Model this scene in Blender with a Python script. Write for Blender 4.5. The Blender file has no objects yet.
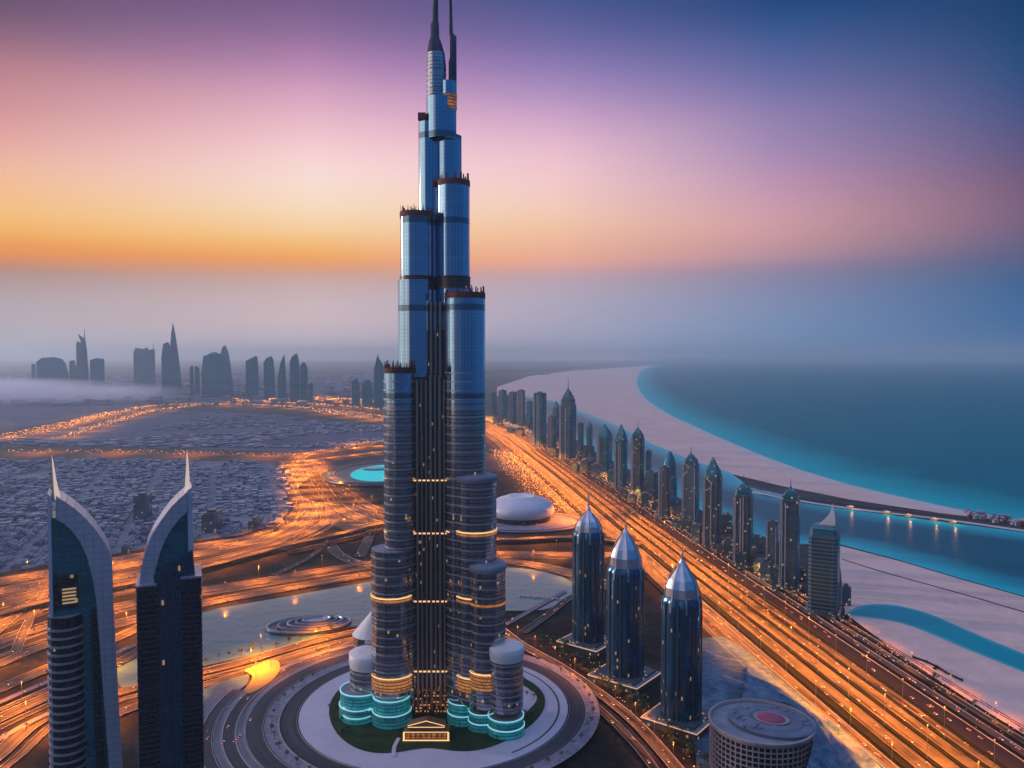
import bpy, math, random
from mathutils import Vector, Matrix, noise as mnoise

sc = bpy.context.scene
C = sc.collection
RND = random.Random(11)
PI = math.pi

# ------------------------------------------------------------------ camera
FPX = 796.0
CAMH = 400.0
PITCH = math.radians(2.015)
cam_d = bpy.data.cameras.new("camera")
cam_d.sensor_width = 36.0
cam_d.lens = FPX / 1024 * 36.0
cam_d.clip_start = 1.0
cam_d.clip_end = 200000.0
cam = bpy.data.objects.new("camera", cam_d)
C.objects.link(cam)
cam.location = (0, 0, CAMH)
cam.rotation_euler = (PI / 2 - PITCH, 0, 0)
sc.camera = cam


def lin(c):
    out = []
    for v in c[:3]:
        v = v / 255.0
        out.append(v / 12.92 if v <= 0.04045 else ((v + 0.055) / 1.055) ** 2.4)
    return (out[0], out[1], out[2], 1.0)


# ------------------------------------------------------------------ world
SUN_AZ, SUN_EL = -72.0, 10.0
world = bpy.data.worlds.new("World")
sc.world = world
world.use_nodes = True
nt = world.node_tree
nt.nodes.clear()


def wn(kind, **kw):
    n = nt.nodes.new(kind)
    for k, v in kw.items():
        setattr(n, k, v)
    return n


def wl(a, b):
    nt.links.new(a, b)


def wmath(op, a, b=None, clamp=False):
    n = wn("ShaderNodeMath", operation=op)
    n.use_clamp = clamp
    for i, s in enumerate((a, b)):
        if s is None:
            continue
        if isinstance(s, (int, float)):
            n.inputs[i].default_value = s
        else:
            wl(s, n.inputs[i])
    return n.outputs[0]


tc = wn("ShaderNodeTexCoord")
nrm = wn("ShaderNodeVectorMath", operation="NORMALIZE")
wl(tc.outputs["Generated"], nrm.inputs[0])
sx = wn("ShaderNodeSeparateXYZ")
wl(nrm.outputs[0], sx.inputs[0])
el = wmath("MULTIPLY", wmath("ARCSINE", sx.outputs[2]), 180 / PI)
az = wmath("MULTIPLY", wmath("ARCTAN2", sx.outputs[0], sx.outputs[1]), 180 / PI)
EL0, EL1 = -6.0, 64.0
elpos = wmath("DIVIDE", wmath("SUBTRACT", el, EL0), EL1 - EL0, clamp=True)
# thin uneven haze layers: the height of the bands wanders a little with direction
wnz = wn("ShaderNodeTexNoise")
wnz.inputs["Scale"].default_value = 2.2
wnz.inputs["Detail"].default_value = 3.0
wmp = wn("ShaderNodeMapping")
wmp.inputs["Scale"].default_value = (1.0, 1.0, 9.0)
wl(nrm.outputs[0], wmp.inputs[0])
wl(wmp.outputs[0], wnz.inputs["Vector"])
elpos = wmath("ADD", elpos, wmath("MULTIPLY", wmath("SUBTRACT", wnz.outputs["Fac"], 0.5), 0.006))

ZEN = (158, 176, 228)  # unseen zenith, brightened above the visible upper sky to lift ambient light
SKY = [  # azimuth (degrees, right positive), [(elevation, sRGB)...]
    (-180, [(0, (7, 54, 98)), (12, (5, 72, 126)), (30, (16, 88, 150)), (60, ZEN)]),
    (-150, [(0, (16, 60, 104)), (12, (18, 76, 130)), (30, (40, 95, 155)), (60, ZEN)]),
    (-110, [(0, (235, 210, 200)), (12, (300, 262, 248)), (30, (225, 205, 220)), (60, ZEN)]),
    (-85, [(0, (290, 245, 220)), (6, (335, 288, 255)), (16, (335, 288, 262)), (28, (255, 215, 225)), (60, ZEN)]),  # out-of-view left sky, brightened for silver highlights on the tower glass
    (-33, [(0, (184, 169, 176)), (1.6, (186, 169, 174)), (3.4, (182, 160, 162)), (4.6, (176, 144, 138)), (5.3, (180, 130, 104)), (5.9, (230, 134, 52)), (6.3, (238, 140, 36)),
           (6.9, (244, 155, 44)), (7.6, (250, 178, 80)), (8.7, (252, 194, 115)), (10.5, (248, 188, 148)), (12.2, (238, 174, 158)), (13.9, (218, 150, 150)), (15.6, (200, 135, 140)),
           (17.2, (178, 118, 130)), (18.8, (128, 90, 114)), (20.4, (96, 70, 100)), (23, (82, 64, 100)), (28, (85, 76, 122)), (34, (112, 112, 165)), (60, ZEN)]),
    (-14, [(0, (226, 200, 206)), (1.8, (226, 200, 202)), (3.9, (216, 188, 188)), (5.2, (208, 172, 165)), (5.9, (222, 160, 122)), (6.5, (246, 160, 80)), (7.0, (252, 172, 80)),
           (7.7, (254, 190, 104)), (8.7, (256, 212, 152)), (10, (257, 225, 188)), (12, (260, 229, 217)), (14, (254, 210, 212)), (15.9, (237, 187, 202)), (17.8, (213, 158, 190)),
           (19.6, (180, 129, 174)), (21.4, (138, 103, 150)), (23.2, (113, 86, 131)), (27, (98, 82, 135)), (34, (115, 120, 174)), (60, ZEN)]),
    (3, [(0, (170, 172, 200)), (1.9, (180, 174, 196)), (4.0, (188, 175, 192)), (5.4, (192, 168, 180)), (6.1, (217, 165, 162)), (6.7, (245, 172, 146)), (7.9, (248, 186, 150)),
         (8.9, (251, 199, 162)), (10.3, (252, 209, 184)), (12.3, (252, 207, 208)), (14.4, (240, 192, 210)), (16.3, (213, 168, 202)), (18.2, (172, 141, 192)), (20.1, (134, 116, 175)),
         (21.9, (98, 96, 156)), (23.7, (66, 83, 140)), (28, (52, 76, 136)), (34, (100, 126, 182)), (60, ZEN)]),
    (18, [(0, (106, 152, 196)), (1.8, (122, 150, 190)), (3.8, (132, 141, 177)), (5.0, (136, 137, 168)), (6, (152, 132, 160)), (6.8, (192, 145, 155)), (8.5, (217, 160, 162)),
          (9.8, (214, 159, 173)), (11.8, (193, 148, 180)), (13.7, (166, 138, 180)), (15.6, (148, 129, 176)), (17.4, (118, 113, 168)), (19.2, (86, 100, 157)), (21, (48, 83, 140)),
          (22.7, (16, 66, 121)), (27, (4, 58, 114)), (34, (80, 118, 175)), (60, ZEN)]),
    (33, [(0, (12, 86, 148)), (1.6, (22, 96, 154)), (3.4, (36, 95, 149)), (4.6, (48, 91, 138)), (5.6, (74, 87, 127)), (7.5, (112, 91, 122)), (8.7, (124, 91, 120)), (10.5, (112, 84, 116)),
          (12.2, (88, 80, 126)), (13.9, (68, 78, 126)), (15.6, (38, 73, 124)), (17.2, (12, 69, 118)), (18.8, (0, 62, 110)), (20.4, (0, 55, 101)), (27, (0, 46, 92)), (34, (60, 110, 170)), (60, ZEN)]),
    (75, [(0, (10, 84, 142)), (20, (12, 96, 158)), (35, (50, 118, 180)), (60, ZEN)]),
    (130, [(0, (7, 64, 114)), (20, (7, 76, 132)), (35, (50, 112, 175)), (60, ZEN)]),
    (180, [(0, (7, 54, 98)), (12, (5, 72, 126)), (30, (16, 88, 150)), (60, ZEN)]),
]
prev = None
prev_az = None
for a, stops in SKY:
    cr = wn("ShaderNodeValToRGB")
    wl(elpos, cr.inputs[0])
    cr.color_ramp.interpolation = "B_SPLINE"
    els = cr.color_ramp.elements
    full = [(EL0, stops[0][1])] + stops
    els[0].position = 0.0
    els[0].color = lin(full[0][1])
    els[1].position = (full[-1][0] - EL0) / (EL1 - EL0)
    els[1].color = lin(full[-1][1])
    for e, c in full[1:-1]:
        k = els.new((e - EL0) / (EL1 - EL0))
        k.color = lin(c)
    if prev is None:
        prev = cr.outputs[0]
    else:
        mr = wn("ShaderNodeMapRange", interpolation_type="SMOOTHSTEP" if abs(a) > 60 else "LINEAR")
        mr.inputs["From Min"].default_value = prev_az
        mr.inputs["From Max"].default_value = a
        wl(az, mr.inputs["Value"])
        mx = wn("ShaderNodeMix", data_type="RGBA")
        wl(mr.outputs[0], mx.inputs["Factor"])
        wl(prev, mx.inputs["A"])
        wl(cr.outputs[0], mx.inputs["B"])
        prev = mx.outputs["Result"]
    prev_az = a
sky = wn("ShaderNodeTexSky", sky_type="NISHITA")
sky.sun_disc = False
sky.sun_elevation = math.radians(SUN_EL)
sky.sun_rotation = math.radians(SUN_AZ)
bg1 = wn("ShaderNodeBackground")
bg1.inputs["Strength"].default_value = 0.0008
wl(sky.outputs[0], bg1.inputs["Color"])
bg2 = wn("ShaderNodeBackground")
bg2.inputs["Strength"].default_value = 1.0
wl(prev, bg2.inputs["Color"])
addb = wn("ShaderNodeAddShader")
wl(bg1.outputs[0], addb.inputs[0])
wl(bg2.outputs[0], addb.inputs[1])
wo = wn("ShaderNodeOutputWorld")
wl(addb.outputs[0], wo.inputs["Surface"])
world.cycles.sampling_method = "MANUAL"
world.cycles.sample_map_resolution = 512

sun_d = bpy.data.lights.new("sun", "SUN")
sun_d.energy = 1.5
sun_d.angle = math.radians(3.0)
sun_d.color = (1.0, 0.78, 0.82)
sun = bpy.data.objects.new("sun", sun_d)
C.objects.link(sun)
sa, se = math.radians(SUN_AZ), math.radians(SUN_EL)
sdir = Vector((math.sin(sa) * math.cos(se), math.cos(sa) * math.cos(se), math.sin(se)))
sun.rotation_euler = sdir.to_track_quat("Z", "Y").to_euler()

sc.view_settings.view_transform = "Standard"
sc.view_settings.look = "None"
sc.view_settings.exposure = 0.0
sc.view_settings.gamma = 1.0
sc.view_settings.use_curve_mapping = False
sc.render.engine = "CYCLES"
cy = sc.cycles
cy.use_denoising = True
cy.max_bounces = 6
cy.diffuse_bounces = 2
cy.glossy_bounces = 3
cy.transmission_bounces = 2
cy.volume_bounces = 4
cy.sample_clamp_indirect = 4.0
cy.caustics_reflective = False
cy.caustics_refractive = False


# ------------------------------------------------------------------ pixel rays -> places on the ground
def ray(px, py):
    xc = (px - 512) / FPX
    yc = (384 - py) / FPX
    return Vector((xc, math.cos(PITCH) + yc * math.sin(PITCH), -math.sin(PITCH) + yc * math.cos(PITCH)))


def G(px, py, z=0.0):
    d = ray(px, py)
    t = (z - CAMH) / d.z
    return Vector((d.x * t, d.y * t, z))


def AT(px, py, Y):
    d = ray(px, py)
    t = Y / d.y
    return Vector((d.x * t, Y, CAMH + d.z * t))


# ------------------------------------------------------------------ materials
def new_mat(name):
    m = bpy.data.materials.new(name)
    m.use_nodes = True
    t = m.node_tree
    t.nodes.clear()
    o = t.nodes.new("ShaderNodeOutputMaterial")
    b = t.nodes.new("ShaderNodeBsdfPrincipled")
    t.links.new(b.outputs[0], o.inputs["Surface"])
    return m, t, b


class NG:
    def __init__(self, t):
        self.t = t

    def n(self, kind, **kw):
        n = self.t.nodes.new(kind)
        for k, v in kw.items():
            setattr(n, k, v)
        return n

    def l(self, a, b):
        self.t.links.new(a, b)

    def m(self, op, a, b=None, c=None, clamp=False):
        n = self.n("ShaderNodeMath", operation=op)
        n.use_clamp = clamp
        for i, s in enumerate((a, b, c)):
            if s is None:
                continue
            if isinstance(s, (int, float)):
                n.inputs[i].default_value = s
            else:
                self.l(s, n.inputs[i])
        return n.outputs[0]

    def mix(self, f, a, b):
        n = self.n("ShaderNodeMix", data_type="RGBA")
        for key, s in (("Factor", f), ("A", a), ("B", b)):
            if isinstance(s, (int, float)):
                n.inputs[key].default_value = s
            elif isinstance(s, tuple):
                n.inputs[key].default_value = s
            else:
                self.l(s, n.inputs[key])
        return n.outputs["Result"]

    def ramp(self, f, stops):
        n = self.n("ShaderNodeValToRGB")
        e = n.color_ramp.elements
        e[0].position, e[0].color = stops[0][0], stops[0][1]
        e[1].position, e[1].color = stops[-1][0], stops[-1][1]
        for p, c in stops[1:-1]:
            k = e.new(p)
            k.color = c
        self.l(f, n.inputs[0])
        return n.outputs[0]

    def noise(self, vec, scale, detail=4.0, rough=0.55, mapping=None):
        if mapping:
            mp = self.n("ShaderNodeMapping")
            mp.inputs["Scale"].default_value = mapping
            self.l(vec, mp.inputs[0])
            vec = mp.outputs[0]
        n = self.n("ShaderNodeTexNoise")
        n.inputs["Scale"].default_value = scale
        n.inputs["Detail"].default_value = detail
        n.inputs["Roughness"].default_value = rough
        self.l(vec, n.inputs["Vector"])
        return n.outputs["Fac"]


def rgb(r, g, b):
    return (r, g, b, 1.0)


def plain(name, col, rough=0.6, metal=0.0, var=0.25, scale=0.08, emit=None, estr=0.0, sample=False):
    m, t, b = new_mat(name)
    g = NG(t)
    tcn = g.n("ShaderNodeTexCoord")
    f = g.noise(tcn.outputs["Object"], scale, 5.0)
    dark = tuple(c * (1 - var) for c in col[:3]) + (1.0,)
    lite = tuple(min(1, c * (1 + var)) for c in col[:3]) + (1.0,)
    c = g.mix(g.m("MULTIPLY_ADD", f, 2.0, -0.5, clamp=True), dark, lite)
    g.l(c, b.inputs["Base Color"])
    b.inputs["Roughness"].default_value = rough
    b.inputs["Metallic"].default_value = metal
    if emit:
        b.inputs["Emission Color"].default_value = emit
        b.inputs["Emission Strength"].default_value = estr
        if not sample:
            m.cycles.emission_sampling = "NONE"
    return m


def facade(name, glass, frame, fh=4.0, bw=3.0, hf=0.25, vf=0.12, lit=0.0, litcol=(1, 0.6, 0.25, 1), lits=1.5,
           rough=0.2, metal=0.85, wave=0.0, frough=0.5, mech=0.0, vary_k=1.0, soft=False, fmetal=0.3):
    m, t, b = new_mat(name)
    g = NG(t)
    uv = g.n("ShaderNodeUVMap")
    s = g.n("ShaderNodeSeparateXYZ")
    g.l(uv.outputs[0], s.inputs[0])
    u = g.m("DIVIDE", s.outputs[0], bw)
    v = g.m("DIVIDE", s.outputs[1], fh)
    fu = g.m("FRACT", u)
    fv = g.m("FRACT", v)
    mask = g.m("MAXIMUM", g.m("LESS_THAN", fu, vf), g.m("LESS_THAN", fv, hf))
    cell = g.n("ShaderNodeCombineXYZ")
    g.l(g.m("FLOOR", u), cell.inputs[0])
    g.l(g.m("FLOOR", v), cell.inputs[1])
    wnn = g.n("ShaderNodeTexWhiteNoise", noise_dimensions="2D")
    g.l(cell.outputs[0], wnn.inputs["Vector"])
    # per-floor tint and slow streaks
    fl = g.n("ShaderNodeTexWhiteNoise", noise_dimensions="1D")
    g.l(g.m("FLOOR", g.m("DIVIDE", s.outputs[1], fh * 2)), fl.inputs["W"])
    vary = g.m("ADD", g.m("MULTIPLY", wnn.outputs["Value"], 0.35), g.m("MULTIPLY", fl.outputs["Value"], 0.45))
    dk = tuple(c * (1 - 0.38 * vary_k) for c in glass[:3]) + (1,)
    lt = tuple(min(1, c * (1 + .3 * vary_k)) for c in glass[:3]) + (1,)
    gc = g.mix(vary, dk, lt)
    if mech > 0:
        mm = g.m("LESS_THAN", g.m("FRACT", g.m("DIVIDE", g.m("ADD", s.outputs[1], 31.0), mech)), 0.07)
        gc = g.mix(mm, gc, tuple(c * 0.35 for c in glass[:3]) + (1,))
    col = g.mix(mask, gc, frame)
    g.l(col, b.inputs["Base Color"])
    g.l(g.m("MULTIPLY_ADD", mask, frough - rough, rough), b.inputs["Roughness"])
    g.l(g.m("MULTIPLY_ADD", mask, fmetal - metal, metal), b.inputs["Metallic"])
    if wave > 0:
        tcn = g.n("ShaderNodeTexCoord")
        f = g.noise(tcn.outputs["Object"], 0.05, 4.0, 0.6, mapping=(1, 1, 0.35))
        bp = g.n("ShaderNodeBump")
        bp.inputs["Strength"].default_value = wave
        bp.inputs["Distance"].default_value = 4.0
        g.l(f, bp.inputs["Height"])
        g.l(bp.outputs[0], b.inputs["Normal"])
    if lit > 0:
        on = g.m("MULTIPLY", g.m("GREATER_THAN", wnn.outputs["Value"], 1.0 - lit), g.m("SUBTRACT", 1.0, mask))
        b.inputs["Emission Color"].default_value = litcol
        if soft:
            on = g.m("MULTIPLY", g.m("SUBTRACT", 1.0, g.m("MULTIPLY", mask, .8)), g.m("MULTIPLY_ADD", fl.outputs["Value"], .7, g.m("MULTIPLY", wnn.outputs["Value"], .5)))
        g.l(g.m("MULTIPLY", on, lits), b.inputs["Emission Strength"])
        m.cycles.emission_sampling = "NONE"
    return m


def roadmat(name, dark, light, across=0.22, along=0.004, contrast=1.6, marks=True, rough=0.75):
    m, t, b = new_mat(name)
    g = NG(t)
    uv = g.n("ShaderNodeUVMap")
    f = g.noise(uv.outputs[0], 1.0, 5.0, 0.6, mapping=(along, across, 1))  # lengthwise streaks: lanes and wear, doubling as painted light trails
    f2 = g.noise(uv.outputs[0], 1.0, 4.0, 0.6, mapping=(0.03, 0.05, 1))
    f = g.m("ADD", g.m("MULTIPLY", f, 0.7), g.m("MULTIPLY", f2, 0.3))
    f = g.m("MULTIPLY_ADD", g.m("SUBTRACT", f, 0.5), contrast * 2.2, 0.5, clamp=True)
    col = g.mix(f, dark, light)
    if marks:
        s = g.n("ShaderNodeSeparateXYZ")
        g.l(uv.outputs[0], s.inputs[0])
        lane = g.m("LESS_THAN", g.m("FRACT", g.m("DIVIDE", s.outputs[1], 3.6)), 0.07)
        dash = g.m("LESS_THAN", g.m("FRACT", g.m("DIVIDE", s.outputs[0], 12.0)), 0.5)
        col = g.mix(g.m("MULTIPLY", lane, dash), col, rgb(0.6, 0.58, 0.52))
    g.l(col, b.inputs["Base Color"])
    b.inputs["Roughness"].default_value = rough
    b.inputs["Specular IOR Level"].default_value = 0.25
    return m


def groundmat(name, cols, scale, detail=6.0, rough=0.9, scale2=None, bump=0.0, stretch=None):
    m, t, b = new_mat(name)
    g = NG(t)
    tcn = g.n("ShaderNodeTexCoord")
    f = g.noise(tcn.outputs["Object"], scale, detail, 0.62, mapping=stretch)
    if scale2:
        f2 = g.noise(tcn.outputs["Object"], scale2, detail, 0.6)
        f = g.m("ADD", g.m("MULTIPLY", f, 0.55), g.m("MULTIPLY", f2, 0.45))
    n = len(cols)
    stops = [(0.32 + 0.36 * i / (n - 1), c) for i, c in enumerate(cols)]
    g.l(g.ramp(f, stops), b.inputs["Base Color"])
    b.inputs["Roughness"].default_value = rough
    b.inputs["Specular IOR Level"].default_value = 0.2
    if bump:
        bp = g.n("ShaderNodeBump")
        bp.inputs["Strength"].default_value = bump
        bp.inputs["Distance"].default_value = 2.0
        g.l(f, bp.inputs["Height"])
        g.l(bp.outputs[0], b.inputs["Normal"])
    return m


def watermat(name, deep, shallow=None, reach=300.0, rough=0.12, bump=0.25, scale=0.03, spec=0.5):
    """water whose colour changes with its depth: UV.y holds the metres to the shore"""
    m, t, b = new_mat(name)
    g = NG(t)
    tcn = g.n("ShaderNodeTexCoord")
    if shallow:
        uv = g.n("ShaderNodeUVMap")
        s = g.n("ShaderNodeSeparateXYZ")
        g.l(uv.outputs[0], s.inputs[0])
        w = g.noise(tcn.outputs["Object"], 0.006, 4.0)
        d = g.m("DIVIDE", g.m("MULTIPLY", s.outputs[1], g.m("MULTIPLY_ADD", w, 0.8, 0.6)), reach)
        mid = tuple(0.45 * a + 0.55 * c for a, c in zip(shallow[:3], deep[:3])) + (1,)
        col = g.ramp(d, [(0.0, shallow), (0.25, tuple(0.75 * a + 0.25 * c for a, c in zip(shallow[:3], deep[:3])) + (1,)), (0.5, mid), (1.0, deep)])
        g.l(col, b.inputs["Base Color"])
    else:
        w = g.noise(tcn.outputs["Object"], 0.01, 4.0)
        g.l(g.mix(w, deep, tuple(c * 1.5 for c in deep[:3]) + (1,)), b.inputs["Base Color"])
    b.inputs["Roughness"].default_value = rough
    b.inputs["IOR"].default_value = 1.33
    b.inputs["Specular IOR Level"].default_value = spec
    f = g.noise(tcn.outputs["Object"], scale, 6.0, 0.6)
    bp = g.n("ShaderNodeBump")
    bp.inputs["Strength"].default_value = bump
    bp.inputs["Distance"].default_value = 3.0
    g.l(f, bp.inputs["Height"])
    g.l(bp.outputs[0], b.inputs["Normal"])
    return m


M = {}
M["ground"] = groundmat("ground_soil", [rgb(.028, .03, .036), rgb(.06, .06, .065), rgb(.10, .095, .09)], 0.004, scale2=0.03)
M["verge"] = groundmat("verge_soil", [rgb(.004, .005, .006), rgb(.016, .015, .013), rgb(.075, .062, .05)], 0.018, scale2=0.11)
M["plain"] = groundmat("plain_scrub", [rgb(.055, .085, .14), rgb(.09, .12, .18), rgb(.14, .155, .20)], 0.006, scale2=0.002, stretch=(1, .25, 1))
M["district"] = groundmat("district_streets", [rgb(.10, .11, .15), rgb(.20, .21, .26), rgb(.31, .32, .36)], 0.012, scale2=0.05)
M["sand"] = groundmat("beach_sand", [rgb(.66, .45, .39), rgb(.80, .56, .48), rgb(.90, .66, .57)], 0.005, scale2=0.05)
M["wetsand"] = groundmat("beach_sand_damp", [rgb(.66, .53, .49), rgb(.76, .62, .57)], 0.006)
M["orange_road"] = roadmat("worn_light_trail_concrete", rgb(.007, .007, .0065), rgb(.145, .13, .105), contrast=2.6, marks=False)
M["pale_road"] = roadmat("pale_concrete_road", rgb(.012, .011, .010), rgb(.17, .152, .12), contrast=2.3, marks=False)
M["asphalt"] = roadmat("asphalt_road", rgb(.028, .028, .038), rgb(.10, .095, .115), contrast=1.2, marks=False)
M["dark_asphalt"] = roadmat("dark_asphalt", rgb(.008, .008, .012), rgb(.03, .028, .034), contrast=1.2, marks=False)
M["hedge"] = groundmat("hedge_leaves", [rgb(.002, .004, .002), rgb(.006, .010, .004), rgb(.014, .018, .008)], 0.2, scale2=0.6)
M["grey_road"] = roadmat("grey_ring_road", rgb(.08, .08, .10), rgb(.29, .28, .33), contrast=1.3, marks=False)
M["light_paving"] = groundmat("light_paving", [rgb(.50, .47, .56), rgb(.58, .55, .63), rgb(.64, .60, .68)], 0.02, scale2=0.15)
M["apron"] = groundmat("golden_light_apron", [rgb(.34, .24, .09), rgb(.42, .30, .11), rgb(.48, .35, .14)], 0.03, scale2=0.2)  # golden lamplight painted into the base colour of this patch
M["speckled"] = groundmat("speckled_paving", [rgb(.07, .07, .09), rgb(.26, .25, .31), rgb(.36, .35, .42)], 0.12, scale2=0.35)
M["lawn"] = groundmat("lawn_green", [rgb(.008, .022, .008), rgb(.02, .05, .016), rgb(.045, .085, .03)], 0.04, scale2=0.2, bump=0.5)
M["sea"] = watermat("sea_water", rgb(.0, .185, .235), rgb(.01, .52, .55), 380.0, rough=0.5, bump=0.35, scale=0.012, spec=0.02)
M["channel"] = watermat("channel_water", rgb(.0, .13, .185), rgb(.01, .55, .62), 120.0, rough=0.3, bump=0.25, scale=0.03, spec=0.03)
M["pool"] = watermat("pool_water", rgb(.0, .33, .40), rgb(.12, .50, .52), 10.0, rough=0.3, bump=0.1, scale=0.05, spec=.06)
M["surf"] = groundmat("surf_foam", [rgb(.2, .48, .5), rgb(.55, .62, .62), rgb(.8, .8, .8)], 0.02, scale2=0.07)
M["lake"] = watermat("lake_water", rgb(.085, .185, .18), None, rough=0.16, bump=0.25, scale=0.05)
M["terrace"] = groundmat("blue_terrace", [rgb(.015, .06, .12), rgb(.06, .14, .22), rgb(.18, .28, .38)], 0.03, scale2=0.09, stretch=(1, .35, 1), bump=0.6)

M["tower_glass"] = facade("tower_glass", rgb(.42, .63, .80), rgb(.22, .32, .42), fh=4.0, bw=3.6, hf=0.06, vf=0.14, rough=0.09, metal=0.98, wave=0.02, vary_k=.22, frough=.2, fmetal=.95, mech=95, lit=0.0)
M["tower_glass_low"] = facade("tower_glass_lower", rgb(.60, .60, .64), rgb(.12, .13, .16), fh=4.0, bw=2.4, hf=0.2, vf=0.12, rough=0.14, metal=0.95, wave=0.04, vary_k=.6, frough=.3, fmetal=.9, lit=0.008, lits=0.3)
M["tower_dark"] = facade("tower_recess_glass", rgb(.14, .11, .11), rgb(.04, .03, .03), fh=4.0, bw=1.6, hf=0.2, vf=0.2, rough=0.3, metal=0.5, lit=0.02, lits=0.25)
M["gold_floor"] = facade("gold_lit_floor", rgb(.25, .16, .08), rgb(.12, .09, .07), fh=3.4, bw=1.8, hf=0.38, vf=0.1, rough=0.3, metal=0.4, lit=0.75, litcol=(1, .36, .09, 1), lits=0.5, soft=True)
M["lobby"] = facade("lobby_glass", rgb(.12, .08, .06), rgb(.05, .035, .03), fh=3.4, bw=1.6, hf=0.4, vf=0.2, rough=0.3, metal=0.3, lit=0.4, litcol=(1, .42, .16, 1), lits=0.5)
M["teal_floor"] = facade("teal_lit_floor", rgb(.05, .36, .42), rgb(.02, .10, .12), fh=3.6, bw=3.0, hf=0.3, vf=0.12, rough=0.2, metal=0.3, lit=0.85, litcol=(.03, .55, .6, 1), lits=0.2, soft=True)
M["teal_rim"] = plain("teal_rim_light", rgb(.5, .8, .8), emit=(.35, .95, 1, 1), estr=.5, sample=True)
M["gold_rim"] = plain("gold_rim_light", rgb(.8, .6, .3), emit=(1, .55, .2, 1), estr=1.2, sample=True)
M["band"] = plain("pale_band_metal", rgb(.46, .49, .55), 0.3, 0.5, 0.15)
M["band_dark"] = plain("dark_band_metal", rgb(.10, .12, .16), 0.35, 0.7, 0.2)
M["roof_grey"] = plain("roof_grey", rgb(.24, .27, .33), 0.7, 0.0, 0.25)
M["roof_white"] = plain("roof_white", rgb(.84, .80, .78), 0.4, 0.0, 0.08)
M["crown_red"] = plain("crown_red", rgb(.19, .04, .04), 0.8, 0.0, 0.5, 0.4)
M["crown_brown"] = plain("crown_brown", rgb(.12, .045, .03), 0.8, 0.0, 0.5, 0.4)
M["fin"] = plain("fin_steel", rgb(.62, .46, .36), 0.3, 0.9, 0.1)
M["spire"] = plain("spire_steel", rgb(.05, .05, .08), 0.35, 0.8, 0.2)
M["pavilion"] = plain("pavilion_bronze", rgb(.30, .18, .10), 0.4, 0.5, 0.2)
M["white_metal"] = plain("white_panel", rgb(.72, .70, .76), 0.35, 0.1, 0.06)
M["arch_panel"] = facade("arch_panel_cladding", rgb(.66, .64, .70), rgb(.36, .36, .40), fh=5.0, bw=6.0, hf=0.07, vf=0.05, rough=0.3, metal=0.25, vary_k=.25)
M["silver"] = plain("silver_cap", rgb(.82, .82, .86), 0.22, 0.95, 0.06)
M["navy_glass"] = facade("navy_glass", rgb(.05, .17, .28), rgb(.02, .06, .11), fh=4.2, bw=2.0, hf=0.06, vf=0.14, rough=0.18, metal=0.75, wave=0.03, vary_k=.5, lit=0.012, lits=0.3)
M["teal_glass"] = facade("teal_glass", rgb(.05, .36, .44), rgb(.03, .20, .26), fh=4.0, bw=3.0, hf=0.1, vf=0.05, rough=0.25, metal=0.8, wave=0.05)
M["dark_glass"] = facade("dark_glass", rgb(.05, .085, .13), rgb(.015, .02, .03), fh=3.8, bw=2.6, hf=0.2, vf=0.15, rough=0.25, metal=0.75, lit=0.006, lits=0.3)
M["row_blue"] = facade("row_blue_glass", rgb(.08, .24, .34), rgb(.06, .085, .11), fh=4.0, bw=3.2, hf=0.28, vf=0.2, rough=0.28, metal=0.55, lit=0.03, lits=0.4)
M["row_grey"] = facade("row_grey_stone", rgb(.07, .21, .28), rgb(.14, .17, .20), fh=4.0, bw=4.0, hf=0.3, vf=0.42, rough=0.3, metal=0.4, lit=0.07, lits=0.4)
M["row_brown"] = facade("row_brown_stone", rgb(.06, .16, .21), rgb(.11, .12, .135), fh=3.8, bw=5.0, hf=0.24, vf=0.5, rough=0.3, metal=0.4, lit=0.07, lits=0.4)
M["row_teal"] = facade("row_teal_glass", rgb(.05, .30, .38), rgb(.05, .11, .14), fh=4.0, bw=3.0, hf=0.3, vf=0.12, rough=0.25, metal=0.6, lit=0.02, lits=0.4)
M["row_banded"] = facade("row_banded_glass", rgb(.03, .15, .20), rgb(.14, .20, .23), fh=6.0, bw=30.0, hf=0.34, vf=0.02, rough=0.25, metal=0.6)
M["pilaster"] = plain("pilaster_stone", rgb(.38, .38, .41), 0.6, 0, 0.15)
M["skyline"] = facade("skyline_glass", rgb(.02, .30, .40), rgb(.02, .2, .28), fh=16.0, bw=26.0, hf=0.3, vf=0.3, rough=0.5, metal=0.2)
M["house_a"] = plain("house_plaster_grey", rgb(.24, .26, .33), 0.85, 0, 0.2, 0.02)
M["house_b"] = plain("house_plaster_pale", rgb(.33, .35, .41), 0.85, 0, 0.2, 0.02)
M["house_c"] = plain("house_plaster_blue", rgb(.13, .17, .24), 0.85, 0, 0.25, 0.02)
M["hall_roof"] = plain("hall_roof", rgb(.17, .20, .28), 0.6, 0.1, 0.3, 0.06)
M["breakwater"] = groundmat("breakwater_rock", [rgb(.03, .03, .04), rgb(.09, .08, .09), rgb(.16, .14, .14)], 0.05, scale2=0.2)
M["kerb"] = plain("kerb_concrete", rgb(.42, .40, .37), 0.8, 0, 0.15)
M["canopy"] = groundmat("blue_canopy", [rgb(.03, .08, .15), rgb(.09, .18, .27), rgb(.20, .30, .40)], 0.05, scale2=0.2, rough=0.55)
M["stadium_shell"] = plain("stadium_shell", rgb(.03, .06, .10), 0.4, 0.2, 0.3)
M["lattice"] = plain("lattice_stone", rgb(.38, .32, .32), 0.6, 0, 0.15)
M["magenta"] = plain("magenta_court", rgb(.42, .07, .16), 0.5, 0, 0.15)
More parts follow.
